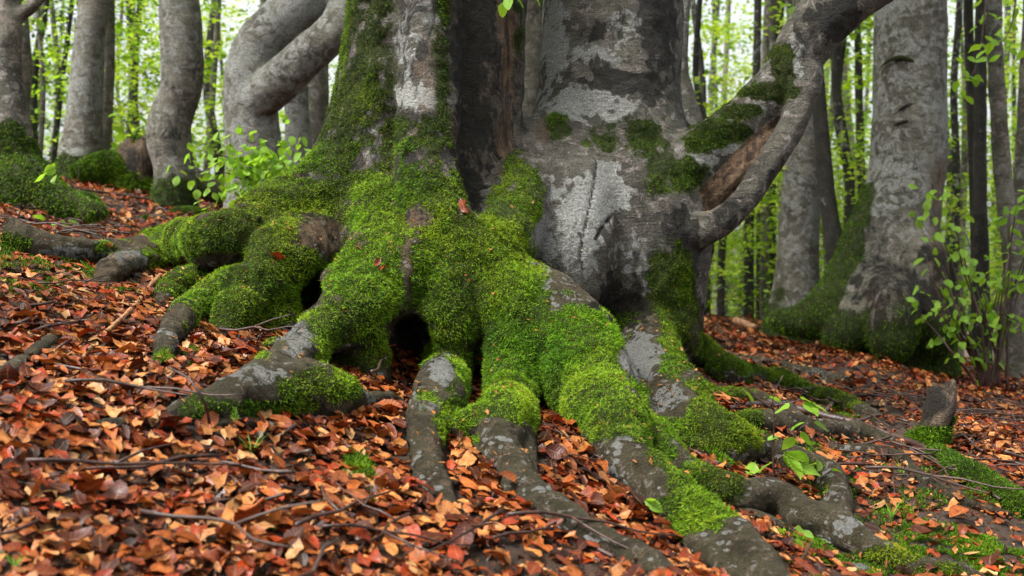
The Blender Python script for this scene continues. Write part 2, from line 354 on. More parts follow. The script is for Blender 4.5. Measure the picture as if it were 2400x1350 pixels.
# grey trunk
ch(RIGHT, 'trunk', .10, [(1440, -420, 5.35, 140), (1440, -100, 5.35, 143), (1436, 100, 5.35, 142), (1425, 250, 5.3, 143), (1430, 370, 5.3, 165), (1445, 480, 5.25, 190), (1450, 580, 5.2, 190), (1470, 680, 5.15, 155), (1490, 800, 5.1, 120)])
ch(RIGHT, 'trunk', .08, [(1330, 300, 5.15, 70), (1255, 420, 4.95, 85), (1190, 520, 4.7, 85), (1130, 600, 4.45, 75)])
ch(RIGHT, 'trunk', .06, [(1330, 420, 5.0, 110), (1330, 560, 4.85, 105), (1335, 650, 4.8, 90)])
ch(RIGHT, 'trunk', .06, [(1560, 420, 5.15, 85), (1590, 520, 5.1, 62), (1570, 620, 5.1, 55), (1570, 740, 5.1, 42)])
ch(RIGHT, 'root', .045, [(1480, 720, 5.0, 70), (1515, 830, 4.75, 66), (1570, 920, 'g', 66), (1625, 1000, 'g', 64), (1690, 1040, 'g', 54), (1760, 1055, 'g', 36), (1830, 1080, 'g', 28), (1900, 1110, 'g', 24), (1960, 1140, 'g', 26), (1972, 1185, 'g', 22)])
ch(RIGHT, 'root', .04, [(1590, 900, 4.7, 50), (1650, 980, 'g', 40), (1730, 1010, 'g', 26)])
ch(RIGHT, 'root', .045, [(1575, 700, 5.15, 50), (1585, 790, 5.0, 42), (1640, 840, 'g', 42), (1700, 870, 'g', 36), (1760, 885, 'g', 24), (1840, 900, 'g', 22), (1920, 930, 'g', 19), (1990, 955, 'g', 15), (2050, 975, 'g', 10)])
ch(RIGHT, 'root', .03, [(1600, 900, 4.8, 30), (1660, 925, 'g', 22), (1740, 930, 'g', 20), (1810, 945, 'g', 18), (1870, 975, 'g', 14)])
ch(RIGHT, 'root', .03, [(1730, 985, 'g', 18), (1830, 995, 'g', 22), (1930, 1008, 'g', 22), (2000, 1015, 'g', 20), (2080, 1035, 'g', 12)])
# limb: upper grey arm, lower lip, wood between
ch(RIGHT, 'limb_wood', .012, [(1630, 475, 5.10, 46), (1700, 428, 5.09, 54), (1765, 366, 5.09, 52), (1825, 285, 5.12, 36)])
ch(RIGHT, 'limb', .035, [(1545, 425, 5.15, 90), (1630, 376, 5.1, 68), (1700, 322, 5.1, 54), (1765, 262, 5.1, 48), (1815, 208, 5.1, 48), (1860, 148, 5.1, 52), (1903, 80, 5.1, 58), (1955, 22, 5.1, 60), (2015, -18, 5.1, 52), (2100, -60, 5.1, 40)])
ch(RIGHT, 'limb', .022, [(1600, 545, 5.0, 50), (1650, 538, 4.95, 32), (1698, 514, 4.94, 27), (1748, 464, 4.96, 25), (1790, 404, 4.98, 25), (1834, 340, 5.0, 27), (1868, 270, 5.02, 32), (1885, 180, 5.05, 44)])
SUB = [(.05, [(1120, -300, 4.50, 42), (1122, 50, 4.50, 44), (1125, 250, 4.50, 44), (1110, 400, 4.48, 36), (1095, 450, 4.50, 18)]),
       (.04, [(960, 770, 3.9, 46), (962, 800, 4.12, 50), (965, 800, 4.26, 46)]),
       (.03, [(720, 700, 3.9, 24), (750, 690, 4.2, 34), (760, 685, 4.36, 34)]),
       (.03, [(1975, 20, 4.78, 30), (2040, -10, 4.80, 36)])]
def resolve(pts):
    out = []
    for (px, py, d, r) in pts:
        if d == 'g':
            r = r * float(np.interp(py, [860, 1060], [1.0, .80])); d = gd(px, py + .75 * r)
        out.append([px, py, d, r])
    return [(W(px, py, d), r * d / F) for px, py, d, r in out]
VX = .0088
lo = np.array([-1.78, 2.55, .12]); hi = np.array([1.75, 5.95, 2.78])
dim = np.ceil((hi - lo) / VX).astype(int) + 1
vol = np.full(dim, .5, np.float32)
def roundcone(P, a, ra, b2, rb):
    ba = b2 - a; L = max(float(ba @ ba), 1e-9)
    h = np.clip(((P - a) @ ba) / L, 0, 1)
    return np.sqrt((((P - a) - h[..., None] * ba) ** 2).sum(-1)) - (ra + (rb - ra) * h)
def apply(a, ra, b2, rb, k, sub=False):
    m = max(ra, rb); mar = m + k + .03
    i0 = np.maximum(np.floor((np.minimum(a, b2) - mar - lo) / VX).astype(int), 0); i1 = np.minimum(np.ceil((np.maximum(a, b2) + mar - lo) / VX).astype(int) + 1, dim)
    if (i1 <= i0).any(): return
    ax = [lo[q] + VX * np.arange(i0[q], i1[q]) for q in range(3)]
    ba = b2 - a; L = max(float(ba @ ba), 1e-9)
    X, Y, Z = ax[0][:, None, None] - a[0], ax[1][None, :, None] - a[1], ax[2][None, None, :] - a[2]
    h = np.clip((X * ba[0] + Y * ba[1] + Z * ba[2]) / L, 0, 1)
    d = np.sqrt((X - h * ba[0]) ** 2 + (Y - h * ba[1]) ** 2 + (Z - h * ba[2]) ** 2) - (ra + (rb - ra) * h)
    s = np.s_[i0[0]:i1[0], i0[1]:i1[1], i0[2]:i1[2]]; v = vol[s]
    if sub:
        d = -d; hh = np.maximum(k - np.abs(v - d), 0) / k; vol[s] = np.maximum(v, d) + hh * hh * k * .25
    else:
        hh = np.maximum(k - np.abs(v - d), 0) / k; vol[s] = np.minimum(v, d) - hh * hh * k * .25
CHW = []
for (tree, part, k, pts) in CH:
    q = resolve(pts)
    if part == 'root' and pts[-1][2] == 'g':
        e = q[-1][0] + (q[-1][0] - q[-2][0]) * .75; e[2] = float(gz(e[0], e[1])) - .035; q = q + [(e, q[-1][1] * .4)]
    C = catmull([np.append(p, r) for p, r in q], 3 if part != 'root' else 5)
    if part == 'root':
        wv = np.stack([vnoise(C[:, :3], 7, 91 + a) for a in range(3)], 1); C[:, :3] += wv * np.minimum(.35 * C[:, 3:], .02) * sstep(0, 4, np.arange(len(C)))[:, None]
        C[:, 3] *= 1 + .10 * vnoise(C[:, :3], 9, 95) + .06 * vnoise(C[:, :3], 22, 96)
    CHW.append((tree, part, C))
    for i in range(len(C) - 1): apply(C[i, :3], C[i, 3], C[i + 1, :3], C[i + 1, 3], k)
for k, pts in SUB:
    q = resolve(pts)
    for i in range(len(q) - 1): apply(q[i][0], q[i][1], q[i + 1][0], q[i + 1][1], k, True)
def sdf_at(P):
    t = (P - lo) / VX; ok = ((t >= 0) & (t < dim - 1)).all(1); r = np.full(len(P), .5)
    j = np.rint(t[ok]).astype(int); r[ok] = vol[j[:, 0], j[:, 1], j[:, 2]]; return r
def surface_nets(vol):
    ins = vol < 0
    c = np.zeros(tuple(np.array(vol.shape) - 1), np.uint8)
    off = [(a, b_, c_) for a in (0, 1) for b_ in (0, 1) for c_ in (0, 1)]
    sh = np.array(vol.shape) - 1
    for o in off: c += ins[o[0]:o[0] + sh[0], o[1]:o[1] + sh[1], o[2]:o[2] + sh[2]]
    act = (c > 0) & (c < 8); I = np.argwhere(act)
    vals = np.stack([vol[I[:, 0] + o[0], I[:, 1] + o[1], I[:, 2] + o[2]] for o in off], 1)
    acc = np.zeros((len(I), 3)); cnt = np.zeros(len(I)); of = np.array(off, float)
    for e0 in range(8):
        for e1 in range(e0 + 1, 8):
            if abs(of[e0] - of[e1]).sum() != 1: continue
            v0, v1 = vals[:, e0], vals[:, e1]; m = (v0 < 0) != (v1 < 0)
            t = np.where(m, v0 / np.where(m, v0 - v1, 1), 0)
            acc += m[:, None] * (of[e0] + t[:, None] * (of[e1] - of[e0])); cnt += m
    V = I + acc / cnt[:, None]
    idx = np.full(act.shape, -1, np.int32); idx[act] = np.arange(len(I))
    Q = []
    for ax in range(3):
        a1, a2 = (ax + 1) % 3, (ax + 2) % 3
        sl0 = [slice(1, -1)] * 3; sl1 = [slice(1, -1)] * 3; sl0[ax] = slice(0, -1); sl1[ax] = slice(1, None)
        A, B = ins[tuple(sl0)], ins[tuple(sl1)]
        for flip in (False, True):
            E = np.argwhere(A & ~B if not flip else ~A & B); o = np.ones(3, int); o[ax] = 0; E = E + o
            e1 = np.zeros(3, int); e1[a1] = 1; e2 = np.zeros(3, int); e2[a2] = 1
            q = [idx[tuple((E - d).T)] for d in (e1 + e2, e2, 0 * e1, e1)]
            if flip: q = q[::-1]
            Q.append(np.stack(q, 1))
    return V, np.vstack(Q)
SV, SQ = surface_nets(vol); SV = SV * VX + lo
SQ = SQ[(SQ >= 0).all(1)]
def vnormals(V, Q):
    n = np.cross(V[Q[:, 2]] - V[Q[:, 0]], V[Q[:, 3]] - V[Q[:, 1]]); N = np.zeros_like(V)
    for k in range(4): np.add.at(N, Q[:, k], n)
    return N / (np.linalg.norm(N, axis=1)[:, None] + 1e-12)
SN = vnormals(SV, SQ)
# which chain each vertex belongs to
best = np.full(len(SV), 9., np.float32); lab = np.zeros(len(SV), np.int32)
for ci, (tree, part, C) in enumerate(CHW):
    for i in range(len(C) - 1):
        a, ra, b2, rb = C[i, :3], C[i, 3], C[i + 1, :3], C[i + 1, 3]; m = max(ra, rb) + .12
        sel = np.nonzero(((SV > np.minimum(a, b2) - m) & (SV < np.maximum(a, b2) + m)).all(1))[0]
        if len(sel) == 0: continue
        d = roundcone(SV[sel], a, ra, b2, rb); t = d < best[sel]
        best[sel[t]] = d[t]; lab[sel[t]] = ci
LT = np.array([0 if CHW[c][0] == LEFT else 1 for c in range(len(CHW))])[lab]
PX, PY = proj(SV)
nz = SN[:, 2]
nA = fbm(SV, 9, 4, 21); nB = fbm(SV, 30, 3, 31); nC = fbm(SV, 3, 3, 41)
def brush(spots, soft=.6, grow=False):
    """patches authored where they sit on the bark: (px, py, rx, ry, value)"""
    m = np.zeros(len(SV))
    for (x, y, rx, ry, v) in spots:
        d = np.hypot((PX - x) / rx, (PY - y) / ry) / (1.28 if v >= 1 and grow else 1.0) + .6 * nA + .42 * nB + .2 * nC
        m = np.maximum(m, v * (1 - sstep(1 - soft, 1 + soft * .4, d))) if v > 0 else m * (1 + v * (1 - sstep(1 - soft, 1 + soft * .4, d)))
    return m
ML = [  # moss on
    (840, 150, 70, 230, .75), (780, 330, 70, 150, .8), (820, 80, 60, 120, .6), (900, 100, 50, 120, .5), (1030, 120, 45, 90, .6), (880, 330, 40, 120, .6), (1215, 60, 18, 110, .7),
    (1000, 360, 80, 100, 1), (1010, 460, 90, 90, 1), (940, 320, 40, 70, .9), (1050, 600, 130, 110, 1), (900, 560, 70, 90, 1), (850, 650, 100, 100, 1), (830, 780, 110, 120, 1),
    (720, 480, 110, 60, 1), (600, 545, 130, 70, 1), (480, 560, 140, 70, 1), (400, 590, 80, 50, 1), (560, 620, 160, 80, 1), (600, 700, 140, 90, 1), (460, 660, 90, 50, 1), (690, 610, 60, 50, 1), (640, 740, 60, 40, 1), (30, 570, 40, 40, .9), (240, 580, 40, 20, .7), (370, 620, 40, 40, .8), (270, 600, 30, 30, .5),
    (1050, 720, 90, 130, 1), (1080, 840, 60, 90, 1), (1010, 830, 40, 50, .9), (1180, 680, 130, 120, 1), (1210, 820, 90, 140, 1), (1170, 940, 110, 60, 1), (1270, 740, 110, 90, 1), (1340, 830, 130, 130, 1), (1400, 930, 110, 90, 1), (1490, 980, 80, 70, 1), (1540, 1050, 50, 50, .9), (1250, 940, 50, 110, .9), (1340, 960, 60, 90, .8),
    (1180, 520, 60, 100, 1), (1230, 470, 60, 100, .85), (1200, 400, 50, 80, .6), (1220, 610, 50, 130, .9), (1310, 290, 35, 50, .9), (1420, 330, 60, 50, .8), (1500, 330, 80, 70, .75), (1540, 400, 70, 70, .6), (1610, 410, 60, 45, .85), (1690, 305, 100, 30, .97), (1790, 215, 70, 34, .97), (1828, 150, 30, 60, .9), (1640, 335, 70, 28, .97), (1740, 260, 70, 28, .97),
    (1560, 640, 70, 90, .7), (1590, 720, 50, 130, .9), (1570, 800, 40, 60, .8), (1580, 850, 50, 70, .9), (1650, 970, 110, 90, 1), (1600, 990, 60, 80, .8), (1700, 1030, 90, 45, 1), (1660, 830, 80, 60, .75), (1640, 1160, 90, 90, 1), (1620, 1220, 60, 60, .8), (1560, 1070, 40, 40, .8), (1430, 1010, 30, 25, .4),
    (730, 900, 100, 60, .95), (600, 960, 120, 40, .85), (470, 950, 60, 50, .7), (640, 495, 130, 85, 1), (560, 520, 110, 60, 1), (450, 545, 120, 50, 1), (700, 950, 90, 40, .9), (690, 800, 60, 40, .9), (1060, 970, 40, 70, .9), (1000, 930, 40, 30, .8), (1100, 1010, 60, 45, .9), (380, 840, 20, 18, .9), (2080, 1300, 100, 40, .8), (1940, 1150, 30, 30, .5), (2200, 1340, 90, 30, .9), (1880, 1090, 60, 20, .6),
    (1450, 640, 40, 40, .3), (1330, 690, 70, 22, .7), (720, 660, 40, 60, .6), (820, 540, 40, 60, .4), (1650, 270, 40, 30, .5)]
MOFF = [(1000, 225, 95, 45, -1), (1120, 250, 70, 260, -.95), (985, 510, 35, 28, -.8), (1390, 560, 130, 160, -.95), (1360, 230, 110, 50, -1), (690, 820, 45, 70, -.95), (560, 890, 85, 42, -.9), (600, 920, 40, 25, -.6), (1035, 870, 42, 40, -.85), (1500, 840, 55, 60, -.95), (1570, 930, 60, 50, -.9), (310, 610, 55, 28, -.75), (150, 600, 110, 30, -.85), (1160, 1010, 60, 40, -.9), (1235, 1050, 30, 60, -.9), (1450, 1060, 70, 40, -.8), (1520, 1130, 50, 40, -.9), (740, 540, 60, 50, -.6), (960, 780, 60, 50, -.9)]
moss = np.clip(brush(ML, grow=True), 0, 1)
for s in MOFF:
    d = np.hypot((PX - s[0]) / s[2], (PY - s[1]) / s[3]) + .7 * nA + .4 * nB
    moss *= 1 + s[4] * (1 - sstep(.55, 1.15, d))
old = (LT == 0) & (PY < 470)
moss = np.where(old, np.maximum(moss, .72 * (1 - sstep(1030, 1090, PX)) * (1 - .7 * sstep(900, 960, PX) * (1 - sstep(1000, 1040, PX))) * sstep(-.55, .0, nA + .6 * nB + .4 * nC)), moss)
moss *= sstep(-.95, -.35, nz + .4 * nC)                      # undersides carry little moss
upper = (PY < 420) & (LT == 0)
moss = np.where(upper, moss * sstep(-.45, .15, nA + .8 * nB + .15), moss)      # patchy on the old bark
back = SV[:, 1] > 5.15
moss = np.where(back & (PY > 450), np.maximum(moss, .7 * sstep(-.1, .3, nA + nz)), moss)
pale = brush([(1000, 225, 90, 50, .68), (960, 110, 40, 120, .55), (990, 20, 60, 50, .7), (1060, 150, 30, 150, .4), (1360, 245, 140, 62, .85), (1300, 100, 45, 120, .75), (1400, 130, 120, 40, .65), (1480, 60, 80, 60, .5), (1420, 450, 75, 125, .85), (1340, 540, 115, 130, .62), (1480, 600, 70, 70, .5), (1260, 590, 45, 100, .75), (1470, 590, 60, 80, .4), (1650, 380, 40, 30, .9), (1770, 260, 50, 30, .7), (1690, 345, 60, 22, .7), (1500, 840, 55, 70, .95), (1570, 925, 50, 40, .55), (700, 790, 60, 70, .62), (600, 880, 90, 40, .5), (1035, 870, 45, 45, .8), (1010, 950, 45, 60, .58), (1160, 1010, 50, 60, .62), (1235, 1050, 26, 60, .75), (1450, 1050, 60, 50, .6), (1540, 1140, 60, 40, .62), (1610, 1100, 40, 50, .55), (300, 610, 60, 35, .8), (180, 595, 90, 20, .72), (1200, 650, 18, 60, .5), (820, 600, 30, 60, .4), (870, 380, 20, 90, .5), (1860, 130, 30, 60, .55), (1310, 690, 100, 30, .3)])
pale = np.maximum(pale, np.where(LT == 1, .30, .12))
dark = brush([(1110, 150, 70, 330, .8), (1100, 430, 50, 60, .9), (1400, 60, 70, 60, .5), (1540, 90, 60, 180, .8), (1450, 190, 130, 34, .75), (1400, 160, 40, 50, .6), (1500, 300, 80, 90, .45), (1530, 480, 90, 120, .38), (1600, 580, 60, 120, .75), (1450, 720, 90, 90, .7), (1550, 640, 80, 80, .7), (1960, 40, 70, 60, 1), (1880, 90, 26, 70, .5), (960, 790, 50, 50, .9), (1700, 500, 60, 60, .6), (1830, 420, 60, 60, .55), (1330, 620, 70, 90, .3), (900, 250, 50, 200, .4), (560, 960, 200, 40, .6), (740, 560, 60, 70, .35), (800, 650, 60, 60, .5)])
dark = np.maximum(dark, np.where(LT == 0, np.where(PY < 520, .46, .34), .21) + .12 * nC)
for s in [(1570, 930, 60, 40), (1380, 300, 90, 60), (1000, 225, 90, 40), (1390, 520, 110, 120)]: dark *= 1 - .8 * (1 - sstep(.5, 1.1, np.hypot((PX - s[0]) / s[2], (PY - s[1]) / s[3])))
wood = brush([(1190, 120, 26, 180, .95), (1180, 320, 26, 110, .9), (1160, 180, 30, 120, .5), (750, 550, 60, 60, .7), (870, 490, 36, 110, .65), (985, 510, 40, 30, .8), (1275, 300, 22, 50, .6), (1240, 960, 20, 60, .4)])
wl = np.array([1.0 if CHW[c][1] == 'limb_wood' else 0.0 for c in range(len(CHW))])[lab]
wood = np.maximum(wood, .35 * ((LT == 0) & (PY < 650)) * sstep(0, .4, nA + nC)); wood = np.maximum(wood, wl); dark = np.where(wl > .5, .15, dark); pale = np.where(wl > .5, 0, pale); moss = np.where(wl > .5, 0, moss); dark = np.where((wood > .6) & (LT == 0) & (PX > 1140), np.minimum(dark, .2), dark); moss = np.where((wood > .6) & (LT == 0) & (PX > 1140) & (PX < 1205), moss * .3, moss)
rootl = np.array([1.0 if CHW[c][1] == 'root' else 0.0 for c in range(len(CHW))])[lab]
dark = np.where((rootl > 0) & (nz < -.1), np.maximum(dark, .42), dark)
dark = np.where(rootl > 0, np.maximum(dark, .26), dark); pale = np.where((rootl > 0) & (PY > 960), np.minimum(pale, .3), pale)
# relief: trunk swellings, bark plates, moss cushions
rbare = rootl * (1 - sstep(.3, .6, moss))
disp = .013 * nC + (.006 + .008 * rbare) * nA + (.0028 + .003 * rbare) * nB * (1 + dark) + moss * (.010 * (fbm(SV, 17, 2, 51) + .15) + .008 * fbm(SV, 45, 2, 55))
disp += np.where(wood > .4, .007 * fbm(SV * np.array([1, 1, .15]), 45, 3, 61), 0) * (wl < .5)
tang = np.stack([SV[:, 0] * .7 + SV[:, 2] * .7, SV[:, 1], (SV[:, 2] - SV[:, 0]) * 5], 1)
disp += wl * .010 * fbm(np.stack([SV[:, 0] + SV[:, 2], SV[:, 1], (SV[:, 2] - SV[:, 0]) * 6], 1) * np.array([1, 3, 1]), 9, 3, 63)
for line in ([(1398, 385), (1392, 440), (1384, 480), (1372, 540), (1362, 590), (1366, 630)], [(1430, 510), (1412, 535), (1398, 560)]):
    L_ = catmull([(x, y, 0) for x, y in line], 8)[:, :2]; sel = np.nonzero((PX > 1330) & (PX < 1460) & (PY > 350) & (PY < 660) & (SV[:, 1] < 5.2))[0]
    dd = np.min(np.hypot(PX[sel][:, None] - L_[None, :, 0], PY[sel][:, None] - L_[None, :, 1]), 1); g_ = 1 - sstep(1.5, 5, dd)
    g_ = g_ * sstep(-.5, .1, nB[sel] + .25); disp[sel] -= .007 * g_; dark[sel] = np.maximum(dark[sel], .55 * g_); pale[sel] *= 1 - .6 * g_
SV2 = SV + SN * disp[:, None]; SN2 = vnormals(SV2, SQ)
FL = lab[SQ].copy(); fl = np.array([np.bincount(r).argmax() if r.min() != r.max() else r[0] for r in FL]) if len(FL) < 1 else np.where((FL[:, 0] == FL[:, 1]) | (FL[:, 0] == FL[:, 2]), FL[:, 0], np.where(FL[:, 1] == FL[:, 2], FL[:, 1], FL[:, 3]))

treeL = empty('beech_tree', W(960, 760, 4.9), 'old beech with moss-clad bulging trunk, dark hollow cleft and rotten brown edge', 'tree')
treeR = empty('beech_tree', W(1480, 800, 5.2), 'grey-barked old beech with a thick side limb, fused to its mossy neighbour at the roots', 'tree')
ROOTS = {LEFT: treeL, RIGHT: treeR}
groups = {}; PARTS = {}
for ci, (tree, part, C) in enumerate(CHW):
    key = (tree, part, ci if part == 'root' else 0); groups.setdefault(key, []).append(ci)
for (tree, part, _), cis in groups.items():
    sel = np.isin(fl, cis)
    if not sel.any(): continue
    q = SQ[sel]; u, inv = np.unique(q.ravel(), return_inverse=True)
    nm = {'limb_wood': 'bare_wood'}.get(part, part)
    me_attrs = {'moss': moss[u], 'pale': pale[u], 'dark': dark[u], 'wood': wood[u]}
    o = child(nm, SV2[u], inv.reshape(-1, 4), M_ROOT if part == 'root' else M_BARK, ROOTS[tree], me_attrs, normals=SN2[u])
    PARTS.setdefault((tree, nm), o)
    if nm == 'bare_wood': o['label'] = 'bare streaked wood inside the split limb'

PARTS[(RIGHT, 'bare_wood')].parent = PARTS[(RIGHT, 'limb')]
# ------------------------------------------------------------------ moss blades
MC = np.array([[.018, .047, .002], [.068, .160, .003], [.150, .300, .006], [.27, .41, .012], [.035, .07, .006]])
def blades(P, N, length, width, bright, seed, droop=.35):
    n = len(P); r = np.random.default_rng(seed)
    t = r.normal(size=(n, 3)); t -= N * (t * N).sum(1)[:, None]; t /= np.linalg.norm(t, axis=1)[:, None] + 1e-9
    dr = N * .55 + t * r.uniform(.2, .9, n)[:, None] + np.array([0, 0, -droop]); dr /= np.linalg.norm(dr, axis=1)[:, None]
    s = np.cross(dr, r.normal(size=(n, 3))); s /= np.linalg.norm(s, axis=1)[:, None] + 1e-9
    L = length * r.uniform(.5, 1.25, n); w_ = width * r.uniform(.7, 1.3, n)
    base = P - N * .002; tip = base + dr * L[:, None]
    V = np.stack([base - s * w_[:, None], base + s * w_[:, None], tip], 1).reshape(-1, 3)
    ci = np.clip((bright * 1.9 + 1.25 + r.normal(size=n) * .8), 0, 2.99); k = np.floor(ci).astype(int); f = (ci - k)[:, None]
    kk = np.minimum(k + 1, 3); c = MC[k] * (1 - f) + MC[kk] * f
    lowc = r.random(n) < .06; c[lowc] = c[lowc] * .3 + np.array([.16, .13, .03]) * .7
    c = np.stack([c * .45, c * .45, c * 1.2], 1).reshape(-1, 3)      # shade painted into the colour for depth: dark base, bright tip; strands also duller below
    return V, np.arange(3 * n).reshape(-1, 3), c
def sample_faces(V, Q, wgt, n, r):
    a = V[Q[:, 0]]; A = np.linalg.norm(np.cross(V[Q[:, 2]] - a, V[Q[:, 3]] - V[Q[:, 1]]), axis=1) * wgt
    c = np.cumsum(A); f = np.searchsorted(c, r.random(n) * c[-1]); f = np.minimum(f, len(Q) - 1)
    u, v = r.random((2, n)); q = Q[f]
    B = np.stack([(1 - u) * (1 - v), u * (1 - v), u * v, (1 - u) * v], 1)
    return f, (V[q] * B[..., None]).sum(1), q, B
view = SV2 - np.array([0, 0, CAMZ]); view /= np.linalg.norm(view, axis=1)[:, None]
facing = -(view * SN2).sum(1)
thick = sstep(.38, .7, moss)
vis = sstep(-.45, -.25, facing)
for k, tree in enumerate((LEFT, RIGHT)):
    r = np.random.default_rng(90 + k); tm = (LT == k)
    fw = (thick * vis * tm)[SQ].mean(1)
    f, P, q, B = sample_faces(SV2, SQ, fw, 300000, r)
    N = (SN2[q] * B[..., None]).sum(1); N /= np.linalg.norm(N, axis=1)[:, None]
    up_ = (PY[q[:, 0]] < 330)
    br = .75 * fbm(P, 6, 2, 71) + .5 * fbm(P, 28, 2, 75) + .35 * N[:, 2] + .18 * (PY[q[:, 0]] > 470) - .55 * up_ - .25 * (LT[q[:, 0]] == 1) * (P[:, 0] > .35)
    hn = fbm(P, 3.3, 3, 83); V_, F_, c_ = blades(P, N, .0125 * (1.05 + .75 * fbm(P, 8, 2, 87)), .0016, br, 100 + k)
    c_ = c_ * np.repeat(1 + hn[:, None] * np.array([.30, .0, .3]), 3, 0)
    # dry yellowish moss on the old bark
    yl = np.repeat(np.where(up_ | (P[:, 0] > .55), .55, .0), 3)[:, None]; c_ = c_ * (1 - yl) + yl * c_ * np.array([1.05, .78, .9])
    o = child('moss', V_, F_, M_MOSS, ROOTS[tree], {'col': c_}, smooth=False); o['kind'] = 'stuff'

# upper stems above the frame
for root, pts in ((treeL, [(1060, -250, 5.04, 178), (1075, -700, 5.1, 165), (1100, -1500, 5.2, 140), (1120, -2600, 5.3, 95), (1080, -3600, 5.4, 30)]), (treeR, [(1440, -250, 5.35, 150), (1450, -800, 5.4, 140), (1440, -1500, 5.5, 115), (1480, -2600, 5.5, 80), (1500, -3600, 5.6, 25)])):
    q = resolve(pts); V, fs = tube([p for p, r in q], [r for p, r in q], 20, 6, .12, 5)
    n = len(V); child('upper_trunk', V, fs, M_BARK, root, {'moss': np.zeros(n), 'pale': np.full(n, .3), 'dark': np.full(n, .2), 'wood': np.zeros(n)})

# ------------------------------------------------------------------ leaves: shape bank
UUS = {15: (np.array([0, .22, .5, .8, 1.0]), np.array([.03, .74, 1.0, .6, .02])), 18: (np.array([0, .12, .34, .62, .86, 1.0]), np.array([.03, .55, .97, .93, .5, .02])), 9: (np.array([0, .5, 1.]), np.array([.1, 1, .05]))}
def leaf_batch(n, r, length=.075, ratio=.62, curl=1.0, nv=18):
    UU, WW = UUS[nv]
    """n leaves lying flat, stalk at -x; returns (n,15,3), faces, uv"""
    L = length * r.uniform(.45, 1.3, n); Wd = L * ratio * r.uniform(.8, 1.1, n) * .5
    fold = r.uniform(-.1, .75, n) * curl; bend = r.normal(0, .5, n) * curl; twist = r.normal(0, .5, n) * curl; side = r.normal(0, .12, n)
    wav = r.uniform(0, .16, n) * curl; ph = r.uniform(0, 6.28, n)
    V = np.zeros((n, nv, 3)); uv = np.zeros((nv, 2)); k = 0
    for i, u in enumerate(UU):
        for v in (-1, 0, 1):
            x = (u - .5) * L; y = v * Wd * WW[i]; z = fold * abs(v) * Wd * WW[i] + bend * L * (u - .5) ** 2 + wav * L * abs(v) * np.sin(u * 9 + ph + v)
            z = z + twist * (u - .5) * y
            V[:, k, 0] = x * (1 - .12 * np.abs(bend)); V[:, k, 1] = y * (1 - .25 * np.abs(fold)) + side * L * (u - .5) ** 2; V[:, k, 2] = z; uv[k] = (u, v); k += 1
    fc = []
    for i in range(nv // 3 - 1):
        for j in (0, 1): fc.append((i * 3 + j, (i + 1) * 3 + j, (i + 1) * 3 + j + 1, i * 3 + j + 1))
    return V, np.array(fc), uv
def rotm(yaw, tilt, taz):
    """rotation matrices: spin by yaw, then tilt about a horizontal axis at azimuth taz"""
    n = len(yaw); c, s = np.cos(yaw), np.sin(yaw); Z = np.zeros((n, 3, 3)); Z[:, 0, 0] = c; Z[:, 0, 1] = -s; Z[:, 1, 0] = s; Z[:, 1, 1] = c; Z[:, 2, 2] = 1
    ax = np.stack([np.cos(taz), np.sin(taz), 0 * taz], 1); K = np.zeros((n, 3, 3))
    K[:, 0, 1] = -ax[:, 2]; K[:, 0, 2] = ax[:, 1]; K[:, 1, 0] = ax[:, 2]; K[:, 1, 2] = -ax[:, 0]; K[:, 2, 0] = -ax[:, 1]; K[:, 2, 1] = ax[:, 0]
    Rr = np.eye(3)[None] + np.sin(tilt)[:, None, None] * K + (1 - np.cos(tilt))[:, None, None] * (K @ K)
    return Rr @ Z
DEAD = np.array([[.29, .075, .013], [.165, .030, .006], [.060, .012, .004], [.42, .165, .045], [.28, .034, .005], [.028, .008, .004], [.48, .26, .10]])
DW = np.array([.22, .22, .17, .17, .09, .08, .05])
def place_leaves(P, r, length, curl, tiltmax, lift, nv=18):
    n = len(P); V, fc, uv = leaf_batch(n, r, length, .62, curl, nv)
    tilt = np.abs(r.normal(0, tiltmax, n)); M = rotm(r.uniform(0, 6.28, n), np.minimum(tilt, 1.3), r.uniform(0, 6.28, n))
    V = np.einsum('nij,nkj->nki', M, V)
    # shear to the slope of the ground
    e = .03; gx = (gz(P[:, 0] + e, P[:, 1], False) - gz(P[:, 0] - e, P[:, 1], False)) / (2 * e); gy = (gz(P[:, 0], P[:, 1] + e, False) - gz(P[:, 0], P[:, 1] - e, False)) / (2 * e)
    V[:, :, 2] += V[:, :, 0] * gx[:, None] + V[:, :, 1] * gy[:, None]
    low = (V[:, :, 2]).min(1); V[:, :, 2] -= (low * .55)[:, None]
    V += (P + np.array([0, 0, 1]) * lift[:, None])[:, None]
    col = DEAD[r.choice(len(DEAD), n, p=DW)] * r.uniform(.65, 1.25, n)[:, None] * np.array([1, 1, 1])
    col = col * (1 + .38 * fbm(P, 2.2, 3, 17))[:, None] * np.where(fbm(P, 5, 2, 19) > .25, .75, 1.0)[:, None]
    F_ = (np.arange(n)[:, None, None] * nv + fc[None]).reshape(-1, 4)
    return V.reshape(-1, 3), F_, np.repeat(col, nv, 0), np.tile(uv, (n, 1))
def ground_points(n, r, y0, y1, spread=.54):
    """points on the ground, even per square metre, inside the viewed wedge and a margin"""
    y = np.sqrt(r.uniform(y0 ** 2, y1 ** 2, n)); x = r.uniform(-1, 1, n) * (spread * y + .25)
    return np.stack([x, y, gz(x, y)], 1)
